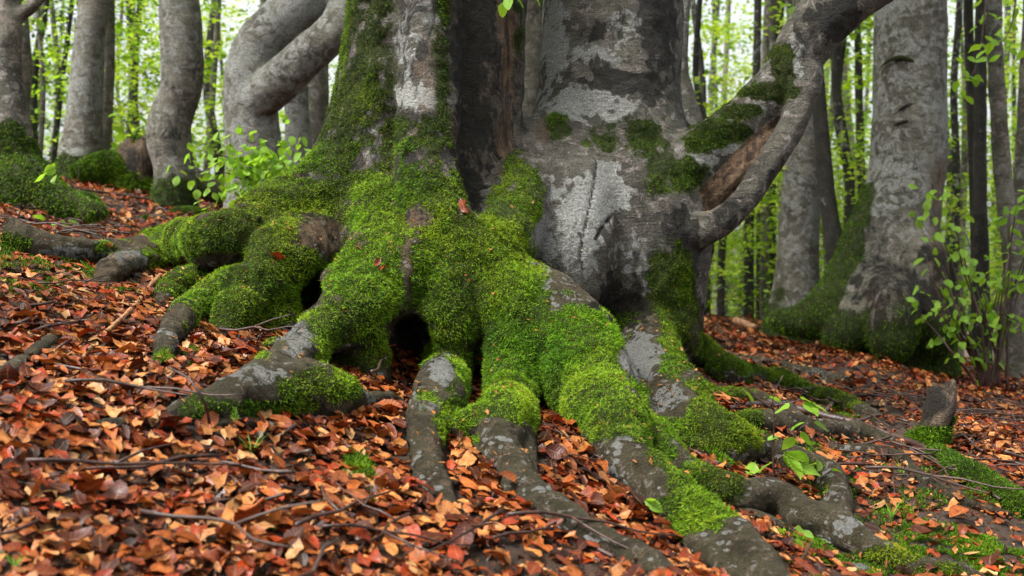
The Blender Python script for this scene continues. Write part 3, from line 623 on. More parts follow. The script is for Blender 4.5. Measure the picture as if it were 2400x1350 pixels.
def bare(P):
    """share of leaf cover at a place: thinner on the trodden humus and moss on the far side of the roots"""
    px, py = proj(P)
    d = np.hypot((px - 2160) / 460, (py - 1230) / 170); d2 = np.hypot((px - 1330) / 330, (py - 1325) / 55); d3 = np.hypot((px - 1930) / 320, (py - 1010) / 80)
    d4 = np.hypot((px - 900) / 450, (py - 1290) / 60); d5 = np.hypot((px - 60) / 180, (py - 640) / 60)
    k = 1 - .92 * (1 - sstep(.6, 1.2, d)) - .55 * (1 - sstep(.5, 1.2, d2)) - .9 * (1 - sstep(.6, 1.2, d3)) - .3 * (1 - sstep(.5, 1.2, d4)) - .5 * (1 - sstep(.6, 1.2, d5))
    return np.clip(k + .25 * vnoise(P, 2.5, 77), .06, 1)
r = np.random.default_rng(5)
parts = []
for (n, y0, y1, ln, cu, tl, lf, nv) in ((49000, 1.6, 5.5, .052, .75, .24, .026, 15), (29000, 5.5, 10.8, .062, .9, .32, .03, 15)):
    P = ground_points(n, r, y0, y1); keep = (r.random(n) < bare(P)) & (sdf_at(P + [0, 0, .02]) > .012); P = P[keep]
    parts.append(place_leaves(P, r, ln, cu, tl, r.random(len(P)) ** 1.5 * lf, nv))
P = ground_points(16000, r, 1.7, 5.0); keep = (sdf_at(P + [0, 0, .02]) > .01); P = P[keep]           # scraps, bud scales
parts.append(place_leaves(P, r, .022, 1.2, .5, r.random(len(P)) * .025, 9))
top_ = np.nonzero((SN2[:, 2] > .35) & (facing > .1) & (PY > 480) & (PY < 1150))[0]
P = SV2[r.choice(top_, 420)] + [0, 0, .010]; parts.append(place_leaves(P, r, .016, .6, .6, np.zeros(len(P)), 9)); parts[-1][2][:] = np.maximum(parts[-1][2], np.array([.30, .13, .03]))
def on_bark(px, py):
    m = np.nonzero((np.abs(PX - px) < 9) & (np.abs(PY - py) < 9))[0]
    return SV2[m[np.argmin(SV2[m, 1])]] if len(m) else G(px, py)
V = np.vstack([p[0] for p in parts]); o_ = np.cumsum([0] + [len(p[0]) for p in parts])
tag(link('leaf_litter', mesh('leaf_litter', V, np.vstack([p[1] + o_[i] for i, p in enumerate(parts)]), M_LEAF, {'col': np.vstack([p[2] for p in parts])}, np.vstack([p[3] for p in parts]))),
    'carpet of rust-brown dead beech leaves covering the forest floor', 'leaf litter', kind='stuff')
# the 300 loose leaves that show largest
KINDS = [('copper orange', 0), ('russet', 1), ('pale tan', 3), ('dark brown', 2), ('bright rusty', 4)]
bank = []
for kn, ci in KINDS:
    for q in range(4):
        V, fc, uv = leaf_batch(1, r, .072, .64, .8); col = DEAD[ci] * r.uniform(.85, 1.2)
        bank.append((kn, mesh('fallen_leaf', V[0], fc, M_LEAF, {'col': np.tile(col, (18, 1))}, uv)))
P = ground_points(2600, r, 1.75, 3.6); px, py = proj(P)
ok = (px > 10) & (px < 2390) & (py > 700) & (py < 1345) & (sdf_at(P + [0, 0, .03]) > .03) & (r.random(len(P)) < bare(P)); P = P[ok][:300]
P = P[np.argsort(P[:, 1])]
for p in P:
    kn, me = bank[r.choice(20, p=np.repeat([.3, .27, .18, .12, .13], 4) / 4)]
    sl = math.atan(.185)
    o = link('fallen_leaf', me, None, p + [0, 0, .03], (sl + r.normal(0, .3), .2 + r.normal(0, .3), r.uniform(0, 6.28)), r.uniform(.75, 1.1))
    tag(o, f'{kn} dead beech leaf lying loose on the litter before the roots', 'leaf', f'{kn} fallen leaves')

for (x, y, bi, lb) in ((893, 618, 4, 'russet beech leaf caught in the moss below the hollow cleft'), (905, 630, 16, 'rusty red leaf stuck upright in the moss below the hollow cleft'), (660, 603, 17, 'red leaf lying in the fork of the mossy mound'), (265, 577, 8, 'pale tan leaf lying on the long grey root'), (1092, 483, 5, 'dark russet leaf wedged in the foot of the cleft'), (1190, 1130, 0, 'copper leaf leaning on the bare grey root'), (930, 845, 6, 'russet leaf standing at the mouth of the root hollow'), (1285, 1000, 18, 'rusty leaf lodged between two grey roots')):
    tag(link('fallen_leaf', bank[bi][1], None, on_bark(x, y) + [0, -.01, .015], (.7 + r.normal(0, .3), r.normal(0, .4), r.uniform(0, 6.28)), .8), lb, 'leaf')

# ------------------------------------------------------------------ moss patches on the ground
def ground_moss(spots, n, label, seed, L=.010, name='moss_patch', height=.0):
    r = np.random.default_rng(seed); out = []
    for (x, y, rx, ry, dens) in spots:
        m = int(n * dens); a = r.uniform(0, 6.28, m); q = np.sqrt(r.random(m)) * 1.15
        px, py = x + np.cos(a) * rx * q, y + np.sin(a) * ry * q
        c0 = gd(x, y); 
        dd = np.array([c0 + (y - yy) / F * c0 * 5.2 for yy in py])       # lay the patch out on the slope
        X = (px - 1200) / F * dd
        Pq = np.stack([X, dd, gz(X, dd)], 1)
        keep = (q + .5 * vnoise(Pq, 14, seed) < 1.0) & (fbm(Pq, 9, 3, seed + 4) > (-.02 if rx > 100 else -9)); Pq = Pq[keep]; qq = q[keep]
        Pq[:, 2] += height * np.maximum(0, 1 - qq ** 2) * (1 + .3 * vnoise(Pq, 20, 3)) + .006
        out.append(Pq)
    P = np.vstack(out); P = P[sdf_at(P) > -.01]
    N = np.tile(np.array([0, -.25, .97]), (len(P), 1)) + r.normal(0, .25, (len(P), 3)); N /= np.linalg.norm(N, axis=1)[:, None]
    br = .6 * fbm(P, 9, 3, seed) + .1
    V, F_, c = blades(P, N, L, .0018, br - .1, seed, -.1)
    o = link(name, mesh(name, V, F_, M_MOSS, {'col': c}, smooth=False)); tag(o, label, 'moss', kind='stuff'); return o
ground_moss([(840, 1120, 60, 32, 1)], 5000, 'small round moss cushion among dead leaves below the grey root', 11, height=.03)
ground_moss([(2060, 1190, 330, 90, 3.2), (2250, 1260, 200, 60, 2.2), (1950, 1290, 150, 50, 1.2), (2330, 1310, 120, 40, 1.2), (2100, 1320, 200, 30, 1.2), (1850, 1000, 180, 40, .6), (1700, 1080, 90, 30, .8), (1980, 970, 60, 25, .4)], 9000, 'thin green moss spread over bare humus among the dark roots', 12)
ground_moss([(50, 650, 110, 60, 1.4), (10, 590, 60, 40, .6), (200, 640, 120, 22, .6), (280, 690, 140, 16, .5)], 6500, 'mossy ground under the end of the long grey root', 13, height=.02)
ground_moss([(1690, 1075, 55, 28, 1)], 6000, 'dense dark green star-moss cushion at the foot of the root', 14, L=.014, height=.05)
ground_moss([(640, 1235, 22, 10, .3), (470, 860, 34, 10, .4), (1340, 1090, 30, 14, .4), (1180, 790, 30, 14, .4), (720, 680, 60, 16, .8), (230, 500, 40, 12, .6), (450, 830, 30, 10, .3), (1230, 985, 40, 20, .4)], 3500, 'scattered little moss spots poking through the leaf carpet', 15, height=.012)

# ------------------------------------------------------------------ other trees, logs, stumps: tubes with bark attributes
def bark_attrs(V, z0, moss_h=0, seed=0, pale=.32, dark=.22, mossmax=.9):
    n1 = fbm(V, 3, 3, seed); n2 = fbm(V, 9, 2, seed + 5)
    h = V[:, 2] - z0
    m = np.clip(mossmax * (1 - sstep(moss_h * .5, moss_h * 1.2 + 1e-3, h + .25 * moss_h * n1 + .15 * n2)), 0, 1) if moss_h > 0 else np.zeros(len(V))
    return {'moss': m, 'pale': np.clip(pale + .28 * n1, 0, 1), 'dark': np.clip(dark - .09 + .22 * n2 + .24 * fbm(V, 1.3, 2, seed + 9), 0, 1), 'wood': np.zeros(len(V))}
def surf_moss(V, faces, att, n, root, seed, thr=.4, L=.026, bright=-.15):
    q = [f if f.shape[1] == 4 else np.column_stack([f, f[:, 2]]) for f in faces]; Q = np.vstack(q)
    wgt = sstep(thr, thr + .25, att['moss'])[Q].mean(1)
    if wgt.sum() <= 0: return
    r = np.random.default_rng(seed); N0 = vnormals(V, Q)
    view = V - np.array([0, 0, CAMZ]); view /= np.linalg.norm(view, axis=1)[:, None]
    wgt = wgt * (-(view * N0).sum(1))[Q].mean(1).clip(-.4, 0).__add__(.4).clip(0, .1) * 10
    f, P, q, B = sample_faces(V, Q, wgt, int(n * 1.8), r); N = (N0[q] * B[..., None]).sum(1); N /= np.linalg.norm(N, axis=1)[:, None] + 1e-9
    Vb, Fb, cb = blades(P, N, L, L * .12, .6 * fbm(P, 7, 3, seed) + bright, seed)
    o = child('moss', Vb, Fb, M_MOSS, root, {'col': cb}, smooth=False); o['kind'] = 'stuff'

# canopy: crowns of layered beech sprays, a few shared meshes
CG = np.array([[.20, .34, .02], [.28, .42, .03], [.13, .25, .015], [.34, .44, .05]])
CD = np.array([[.03, .07, .015], [.045, .09, .02], [.06, .11, .02], [.025, .05, .012]])
def crown_mesh(seed, nspray, per, size, leaf, pal, shape=(1, 1, 1)):
    r = np.random.default_rng(seed); P = []; A = []; C = []
    d = r.normal(size=(nspray, 3)); d /= np.linalg.norm(d, axis=1)[:, None]
    c = d * (r.random(nspray) ** .45)[:, None] * np.array(shape) * size
    for s in range(nspray):
        az = r.uniform(0, 6.28); ln = r.uniform(.5, 1.1); u = r.random(per); side = r.normal(0, .22, per) * (1 - .5 * u)
        p = np.stack([u * ln, side, -.22 * u ** 2 * ln + r.normal(0, .04, per)], 1)
        ca, sa = math.cos(az), math.sin(az); p = np.stack([p[:, 0] * ca - p[:, 1] * sa, p[:, 0] * sa + p[:, 1] * ca, p[:, 2]], 1) + c[s]
        P.append(p); tone = r.integers(0, 4); C.append(np.tile(pal[tone] * r.uniform(.75, 1.25), (per, 1)))
    P = np.vstack(P); C = np.vstack(C); n = len(P)
    M = rotm(r.uniform(0, 6.28, n), np.abs(r.normal(.2, .5, n)), r.uniform(0, 6.28, n)); L = leaf * r.uniform(.6, 1.2, n)
    base = np.array([[-.5, 0, 0], [0, -.31, .06], [.5, 0, -.05], [0, .31, .06]])
    V = np.einsum('nij,nkj->nki', M, base[None] * L[:, None, None]) + P[:, None]
    return mesh('crown', V.reshape(-1, 3), np.arange(4 * n).reshape(-1, 4), M_CANOPY, {'col': np.repeat(C, 4, 0)}, smooth=False)
CROWNS = [crown_mesh(200 + k, 78, 42, 2.4, .085, CG, (1, 1, .95)) for k in range(5)]
CROWNS_S = [crown_mesh(220 + k, 42, 34, 1.3, .07, CG, (1.1, 1, .8)) for k in range(3)]
CROWNS_D = [crown_mesh(240 + k, 170, 50, 2.0, .07, CD, (.75, .75, 1.5)) for k in range(2)]

def fused(chains, vx):
    """smoothly joined tubes as one skin: chains of (part, blend, [(point, radius)]); returns verts, quads, normals, chain index per face"""
    global vol, lo, dim, VX
    keep = (vol, lo, dim, VX)
    A = np.array([np.append(p, r) for _, _, q in chains for p, r in q]); VX = vx
    lo = (A[:, :3] - A[:, 3:]).min(0) - .1; dim = np.ceil(((A[:, :3] + A[:, 3:]).max(0) + .1 - lo) / vx).astype(int) + 1
    vol = np.full(dim, .5, np.float32); cs = []
    for part, k, q in chains:
        C = catmull([np.append(p, r) for p, r in q], 4); cs.append(C)
        for i in range(len(C) - 1): apply(C[i, :3], C[i, 3], C[i + 1, :3], C[i + 1, 3], k)
    V, Q = surface_nets(vol); V = V * vx + lo; Q = Q[(Q >= 0).all(1)]
    vol, lo, dim, VX = keep
    bst = np.full(len(V), 9.); lb = np.zeros(len(V), int)
    for ci, C in enumerate(cs):
        for i in range(len(C) - 1):
            d = roundcone(V, C[i, :3], C[i, 3], C[i + 1, :3], C[i + 1, 3]); t = d < bst; bst[t] = d[t]; lb[t] = ci
    f = lb[Q]; f = np.where((f[:, 0] == f[:, 1]) | (f[:, 0] == f[:, 2]), f[:, 0], np.where(f[:, 1] == f[:, 2], f[:, 1], f[:, 3]))
    return V, Q, vnormals(V, Q), f
for k, (root, c) in enumerate(((treeL, W(1090, -3300, 5.4)), (treeR, W(1490, -3300, 5.5)))): link('crown', CROWNS[k], root, c - np.array(root.location), (0, 0, k), 1.1)
def trunk_pts(pts, d, top=9.0):
    """pixel polyline from top to bottom at depth d, carried on above the frame and down to the ground"""
    q = [(W(px, py, d if len(t) == 0 else t[0]), rp * d / F) for (px, py, rp, *t) in pts]
    p0, r0 = q[0]; p1 = q[1][0]; dr = p0 - p1; dr /= np.linalg.norm(dr); dr = dr * .35 + np.array([0, 0, .65]); dr /= np.linalg.norm(dr)
    ext = []; k = max(top - p0[2], .5)
    for f in (1.0, .66, .33): ext.append((p0 + dr * k * f + np.array([.25 * math.sin(3 * f + p0[0] * 7), 0, 0]) * f, r0 * (1 - .72 * f)))
    pb, rb = q[-1]; g = float(gz(pb[0], pb[1]))
    tail = []
    if pb[2] > g + .05: tail = [(np.array([pb[0], pb[1], g + .05]), rb * 1.12), (np.array([pb[0], pb[1], g - .25]), rb * 1.3)]
    else: tail = [(np.array([pb[0], pb[1], min(g, pb[2]) - .2]), rb * 1.15)]
    return ext + q + tail
def wood_tree(name, label, pts, d, mat=None, moss_h=0., pale=.32, dark=.22, branches=(), roots=(), crown=None, crown_at=None, crown_scale=1., top=9., group=None, seed=0, sides=18, nmoss=0, rough=.10, mossmax=.9, tweak=None):
    mat = mat or M_BARK2
    q = trunk_pts(pts, d, top); base = q[-1][0].copy(); base[2] = float(gz(base[0], base[1]))
    root = empty(name, base, label, 'tree', group)
    if branches or roots:
        chains = [('trunk', .06, q)] + [(nm, .03 if nm == 'branch' else .07, [(W(px, py, dd), rp * dd / F) for (px, py, dd, rp) in bp]) for nm, lst in (('branch', branches), ('root', roots)) for bp in lst]
        V, Q, N, f = fused(chains, .021)
        V = V + N * (rough * .12 * fbm(V, 5, 3, seed) + .006 * fbm(V, 16, 2, seed + 2))[:, None]; N = vnormals(V, Q)
        att = bark_attrs(V, base[2], moss_h, seed, pale, dark, mossmax)
        if tweak: tweak(V, att)
        if nmoss: surf_moss(V, [Q], att, nmoss * 2, root, seed)
        for ci, (nm, _, _) in enumerate(chains):
            if not (f == ci).any(): continue
            u, inv = np.unique(Q[f == ci].ravel(), return_inverse=True)
            child(nm, V[u], inv.reshape(-1, 4), mat, root, {k: a[u] for k, a in att.items()}, normals=N[u])
    else:
        V, fs = tube([p for p, r in q], [r for p, r in q], sides, 7, rough, seed); att = bark_attrs(V, base[2], moss_h, seed, pale, dark, mossmax)
        child('trunk', V, fs, mat, root, att)
        if nmoss: surf_moss(V, fs, att, nmoss, root, seed)
    me = crown or CROWNS[seed % 5]
    ca = crown_at if crown_at is not None else q[0][0] - np.array([0, 0, 1.0])
    link('crown', me, root, np.array(ca) - base, (0, 0, seed * 1.3), crown_scale)
    return root

wood_tree('beech_tree', 'slim leaning beech with mossy flared foot beside the end of the long grey root', [(12, -40, 27), (15, 100, 27), (16, 230, 31), (24, 320, 44), (36, 400, 52), (50, 455, 74)], 7.0, moss_h=.55, dark=.34, seed=1, nmoss=5000,
          branches=[[(25, 45, 7.0, 14), (60, 25, 7.0, 12), (100, -10, 7.0, 10), (170, -80, 7.1, 8)]], roots=[[(60, 420, 6.95, 50), (100, 465, 6.9, 38), (160, 485, 6.85, 26), (240, 500, 6.8, 12)], [(40, 440, 6.9, 50), (10, 480, 6.8, 34), (-40, 500, 6.7, 25)]])
wood_tree('beech_tree', 'grey beech stem just behind the slim leaning beech', [(25, -40, 26), (40, 60, 27), (48, 180, 27), (40, 250, 28), (38, 330, 34)], 9.4, moss_h=.4, seed=2)
wood_tree('beech_tree', 'pale grey beech with long brown scar and yellow-green mossy foot', [(222, -40, 34), (210, 80, 35), (203, 200, 39), (196, 300, 43), (190, 362, 52)], 9.3, moss_h=.28, pale=.45, dark=.18, seed=3, nmoss=3500)
wood_tree('beech_tree', 'darker thin stem pressed behind the pale scarred beech', [(245, -40, 24), (247, 120, 22), (240, 300, 22), (232, 360, 24)], 10.4, pale=.2, dark=.34, seed=4)
wood_tree('beech_tree', 'kinked grey beech with dark blotched bark behind the rotten stump', [(418, -40, 46), (424, 60, 48), (428, 150, 50), (420, 220, 48), (398, 280, 50), (395, 330, 52), (408, 400, 48)], 8.6, moss_h=.2, pale=.42, dark=.33, seed=5, nmoss=1500)
wood_tree('beech_tree', 'pale beech forking into two thick crooked arms behind the leafy bush', [(760, -80, 48), (705, 10, 50), (652, 62, 50), (605, 115, 50), (588, 200, 54), (590, 300, 56), (598, 380, 60), (606, 445, 68)], 8.2, moss_h=.22, pale=.5, dark=.24, seed=6, nmoss=1500,
          branches=[[(612, 235, 8.1, 44), (668, 178, 8.0, 46), (725, 125, 7.95, 42), (780, 78, 7.95, 40), (815, 10, 8.1, 40), (850, -90, 8.2, 36), (860, -260, 8.3, 28)]])
wood_tree('beech_tree', 'fluted grey beech stem in the gap beside the moss-clad trunk', [(688, -40, 26), (690, 120, 28), (697, 280, 30), (702, 440, 38)], 9.2, pale=.45, dark=.2, seed=7)
wood_tree('beech_tree', 'smooth grey beech stem half hidden by the moss-clad trunk', [(752, -40, 24), (748, 120, 24), (745, 280, 26), (742, 420, 32)], 9.5, pale=.36, dark=.2, seed=8)
wood_tree('beech_tree', 'grey beech stem seen through the gap between the two old trunks', [(1252, -40, 24), (1247, 100, 24), (1240, 220, 24), (1230, 320, 24)], 10.0, pale=.35, dark=.3, seed=9)
wood_tree('beech_tree', 'curved grey beech stem showing behind the fork of the thick limb', [(1610, -40, 12), (1598, 60, 18), (1588, 160, 26), (1592, 230, 38), (1600, 300, 50), (1592, 420, 50)], 7.4, moss_h=1.0, pale=.4, dark=.2, seed=10)
wood_tree('beech_tree', 'dark straight stem rising above the thick mossy limb', [(1822, -40, 21), (1815, 60, 21), (1806, 200, 22), (1796, 420, 23)], 13.5, M_DARKBARK, pale=.1, dark=.3, seed=11)
wood_tree('beech_tree', 'broad fluted grey beech with mossy foot under the arching limb', [(1895, -40, 36), (1888, 200, 40), (1880, 400, 45), (1872, 560, 48), (1866, 660, 54), (1860, 730, 66)], 9.2, moss_h=.3, pale=.5, dark=.28, seed=12, nmoss=2500)
wood_tree('beech_tree', 'slender dark bent stem between two broad grey beeches', [(1905, -40, 15), (1915, 180, 17), (1930, 360, 18), (1944, 500, 20), (1962, 610, 25), (1952, 700, 20)], 8.7, M_DARKBARK, pale=.2, dark=.2, seed=13)
def silver(V, a):
    px, py = proj(V); n = fbm(V, 4, 3, 8)
    e = np.interp(py, [400, 520, 650, 760], [2040, 2020, 1990, 1960])
    a['moss'] = np.maximum(a['moss'] * .8, .95 * sstep(-10, 40, e + 40 + 60 * n - px) * sstep(400, 470, py + 60 * n))
    a['dark'] = np.clip(a['dark'] + .22 * sstep(480, 700, py), 0, 1); a['pale'] = a['pale'] - .2 * sstep(480, 680, py)
    a['wood'] = np.clip(.5 * sstep(520, 700, py) * sstep(-.1, .3, n) + .7 * sstep(2165, 2195, px) * sstep(330, 420, py), 0, .8)
big = wood_tree('beech_tree', 'massive silver-grey beech with eye-shaped bark scars and mossy flared base', [(2138, -60, 74), (2134, 100, 76), (2132, 260, 78), (2128, 380, 78), (2112, 480, 84), (2095, 580, 94), (2085, 680, 105), (2085, 760, 122)], 8.7, moss_h=.5, pale=.46, dark=.24, seed=14, sides=26, nmoss=7000, mossmax=.75, tweak=silver,
          roots=[[(2080, 440, 8.65, 34), (2040, 540, 8.6, 44), (2005, 640, 8.55, 52), (1945, 725, 8.45, 48), (1880, 752, 8.4, 28), (1815, 752, 8.4, 16)], [(2060, 690, 8.4, 70), (2010, 760, 8.3, 48), (1960, 790, 8.3, 28)], [(2150, 600, 8.5, 60), (2165, 720, 8.4, 60), (2190, 800, 8.3, 40)], [(2085, 700, 8.2, 60), (2090, 800, 8.1, 46)]])
# eye-shaped scars and ridges on the silver beech
for (x0, y0, rx, dy) in ((2110, 135, 46, 22), (2160, 205, 36, 15), (2140, 245, 34, 14), (2125, 285, 30, 10)):
    pts = []; 
    for t in np.linspace(-1, 1, 7):
        px = x0 + t * rx; off = (px - 2130) / 78.
        d = 8.7 - 77 * 8.7 / F * math.sqrt(max(0, 1 - off ** 2)) - .0; pts.append(W(px, y0 + dy * t * t, d))
    V, fs = tube(pts, [.003, .010, .015, .018, .015, .010, .003], 8, 3, .1, 2); n = len(V)
    o = child('bark_scar', V, fs, M_BARK2, big, {'moss': np.full(n, .7 if y0 == 135 else 0), 'pale': np.zeros(n), 'dark': np.full(n, .75), 'wood': np.zeros(n)}); o.parent = [c for c in big.children if c.name.startswith('trunk')][0]
thin = [([(2270, -40, 11), (2276, 200, 12), (2284, 450, 12), (2290, 720, 14)], 10.0, 'thin dark straight stem next to the silver-grey beech'),
        ([(2328, -40, 20), (2332, 120, 19), (2340, 260, 20), (2352, 420, 21), (2372, 600, 23), (2385, 760, 25)], 9.0, 'lean grey stem bending outward above the leafy shrub'),
        ([(2302, -40, 13), (2298, 200, 15), (2296, 430, 17), (2300, 640, 19), (2305, 800, 20)], 9.8, 'dark rough stem rising through the leafy shrub'),
        ([(2415, -40, 17), (2405, 200, 17), (2392, 430, 17), (2378, 640, 18), (2370, 800, 20)], 9.6, 'grey stem tilting away beyond the leafy shrub'),
        ([(2010, -40, 7), (2012, 150, 9), (2016, 330, 10), (2022, 520, 10)], 13.0, 'thin dark pole stem between the limb and the silver-grey beech'),
        ([(1990, -40, 6), (1962, 260, 7), (1985, 420, 7), (1996, 640, 8)], 11.5, 'wiry crooked sapling stem before the silver-grey beech')]
for k, (pts, d, lb) in enumerate(thin):
    wood_tree('young_tree', lb, pts, d, M_DARKBARK if k not in (1, 3) else M_BARK2, pale=.3 if k in (1, 3) else .1, dark=.3, seed=30 + k, sides=10, crown=CROWNS_S[k % 3], crown_at=None, top=7.0, rough=.14)
# far woodland: trunks one can tell apart, each with its own crown hanging into view
far_r = np.random.default_rng(77)
FAR = []
def landmark(px):
    for lim, t in ((110, 'behind the slim leaning beech'), (330, 'behind the pale scarred beech'), (500, 'behind the kinked beech'), (830, 'behind the forked pale beech'), (1210, 'behind the moss-clad trunk'), (1265, 'between the two old trunks'), (1590, 'behind the grey-barked old beech'),
                   (1850, 'beyond the thick split limb'), (2060, 'between the limb and the silver-grey beech'), (2205, 'behind the silver-grey beech'), (9999, 'beyond the leafy shrub')):
        if px < lim: return t
k = 0
while len(FAR) < 38:
    px = far_r.uniform(-100, 2500); d = 13 + 24 * (len(FAR) / 38.) ** 1.1 + far_r.uniform(-.8, .8)
    if not (830 < px < 1210 or 1265 < px < 1590 or 2060 < px < 2205) and not (px < 830 and far_r.random() < .45) and not (1620 < px < 1850 and d < 22): FAR.append((px, d))
for (px, d) in ((1320, 12.5), (1420, 15), (1500, 13.2), (1560, 17), (950, 14), (1090, 13), (1180, 16), (2110, 14), (1655, 13), (1755, 12.4), (1792, 12.8), (1740, 17), (92, 13), (130, 15), (325, 14), (505, 15), (565, 13.5), (300, 16), (1700, 21), (2250, 13), (2225, 15), (1690, 11.2), (1835, 12.0), (1985, 11.4), (2235, 11.6), (470, 12.2), (1630, 14.5), (1900, 15.5), (80, 12.4)): FAR.append((px, d))
for k, (px, d) in enumerate(FAR):
    conif = 230 < px < 420 and d < 26 and k % 2 == 0
    rp = far_r.uniform(.035, .08) * F / d if d > 14 else far_r.uniform(.03, .05) * F / d
    lean = far_r.normal(0, 26)
    x0 = (px - 1200) / F * d; g = float(gz(x0, d))
    zc = 1.1 + far_r.uniform(-.01, .25) * d
    if zc < g + 1.2: zc = g + 1.2
    c_at = np.array([x0 + far_r.normal(0, .7), d + far_r.normal(0, .6), zc])
    darkst = k % 3 > 0
    kind = 'dark green needle-leaved tree' if conif else ('distant' if d > 20 else 'young') + ' spring-green beech with ' + ('thin dark' if darkst else 'thin grey') + ' stem'
    lb = kind + ' ' + landmark(px)
    me = CROWNS_D[k % 2] if conif else (CROWNS[k % 5] if d > 15 else CROWNS_S[k % 3])
    wood_tree('distant_tree', lb, [(px + lean, -60, rp * .8), (px + lean * .6 + far_r.normal(0, 14), 200, rp * .9), (px + lean * .2 + far_r.normal(0, 9), 420, rp), (px, 640, rp * 1.1)], d, M_DARKBARK if darkst else M_BARK2, pale=.3, dark=.3, seed=60 + k, sides=8, crown=me, crown_at=c_at, crown_scale=far_r.uniform(.85, 1.25), top=9.0, group=lb)

# ------------------------------------------------------------------ logs, stump, stones, sticks
def log_thing(name, label, cat, pts, mat, moss=0, pale=.3, dark=.3, sides=12, rough=.15, seed=0, group=None, nm=0, sink=.5, part='wood'):
    """a log or branch lying on the ground: (px, py, radius px) along its centre line"""
    q = []
    for (px, py, rp, *d) in pts:
        dd = d[0] if d else gd(px, py + sink * rp); q.append((W(px, py, dd), rp * dd / F))
    base = q[0][0].copy(); V, fs = tube([p for p, r in q], [r for p, r in q], sides, 5, rough, seed)
    n = len(V); ups = fbm(V, 8, 3, seed + 4)
    att = {'moss': np.clip(moss + .6 * ups, 0, 1) if moss else np.zeros(n), 'pale': np.clip(pale + .2 * ups, 0, 1), 'dark': np.full(n, dark), 'wood': np.zeros(n)}
    o = link(name, mesh(name, V - base, fs, mat, att), None, base); tag(o, label, cat, group)
    if nm: surf_moss(V, fs, att, nm, o, seed + 40, L=.015, bright=-.35)
    return o
log_thing('fallen_log', 'dark mossy fallen log leading away from the rotten stump', 'log', [(385, 395, 42), (450, 425, 34), (520, 455, 30), (580, 480, 28), (635, 500, 22)], M_ROOT, .45, .15, .4, seed=3, nm=5000)
log_thing('fallen_log', 'short moss-covered log lying in the leaves behind the long root', 'log', [(405, 500, 12), (440, 500, 17), (475, 506, 17), (500, 512, 10)], M_ROOT, .8, .1, .4, seed=4, nm=3000)
log_thing('fallen_log', 'bare dark wet branch length half sunk in the leaves', 'log', [(-30, 905, 20), (20, 872, 22), (70, 838, 22), (112, 806, 20), (140, 790, 12)], M_ROOT, 0, .2, .35, seed=5)
log_thing('fallen_log', 'reddish fallen log with pale broken end above the dark roots', 'log', [(1690, 832, 12), (1770, 848, 14), (1850, 866, 16), (1930, 884, 17), (1985, 897, 15)], M_ROOT, 0, .35, .2, seed=6)
log_thing('mossy_log', 'long bright green mossy log sunk into the slope below the broken stub', 'log', [(2190, 1065, 26), (2260, 1110, 34), (2330, 1150, 34), (2400, 1190, 32), (2460, 1220, 28)], M_ROOT, 1, 0, .4, seed=7, nm=9000)
log_thing('root_piece', 'short upright root stub with a moss tip among the leaves', 'root', [(392, 800, 18), (384, 825, 19), (380, 850, 16)], M_ROOT, .3, .3, .3, seed=8, nm=900)
log_thing('root_piece', 'dark arched root surfacing below the moss-humped root', 'root', [(470, 1010, 8), (510, 995, 17), (560, 992, 18), (620, 998, 15), (665, 1012, 8)], M_ROOT, 0, .25, .35, seed=9)
log_thing('root_piece', 'thin root running through leaves beside the mossy mound', 'root', [(500, 790, 6), (560, 775, 11), (620, 768, 11), (660, 775, 6)], M_ROOT, 0, .3, .3, seed=10)
log_thing('root_piece', 'long dark root bending down the slope past the broken stub', 'root', [(1940, 1055, 10), (2030, 1055, 15), (2100, 1068, 16), (2150, 1110, 15), (2220, 1160, 14), (2300, 1190, 11), (2370, 1205, 6)], M_ROOT, 0, .2, .35, seed=11)
log_thing('root_piece', 'small black root loop by the thin moss', 'root', [(2160, 1285, 6), (2180, 1272, 10), (2215, 1275, 9), (2240, 1300, 9), (2260, 1320, 5)], M_ROOT, 0, .1, .4, seed=12)
log_thing('root_piece', 'dark roots end crossing mossy ground under the long grey root', 'root', [(250, 690, 8), (330, 685, 13), (400, 688, 14), (460, 695, 8)], M_ROOT, .3, .3, .35, seed=13)
log_thing('root_piece', 'black angular root knuckle under the mossy ground', 'root', [(150, 690, 8), (200, 688, 13), (250, 705, 12), (310, 712, 7)], M_ROOT, .3, .05, .5, seed=14)
log_thing('root_piece', 'flat dark root nub half buried in the leaf carpet', 'root', [(190, 1005, 8), (230, 1000, 18), (280, 996, 20), (315, 990, 10)], M_ROOT, 0, .15, .4, seed=15)
log_thing('root_piece', 'slim brown root slanting beside the grey root fork', 'root', [(1720, 1190, 10), (1790, 1215, 14), (1840, 1235, 11)], M_ROOT, 0, .2, .3, seed=16)
log_thing('root_piece', 'thin dark root trailing under the forked root tips', 'root', [(1040, 1165, 7), (1065, 1190, 12), (1085, 1215, 11), (1080, 1240, 6)], M_ROOT, 0, .3, .3, seed=17)

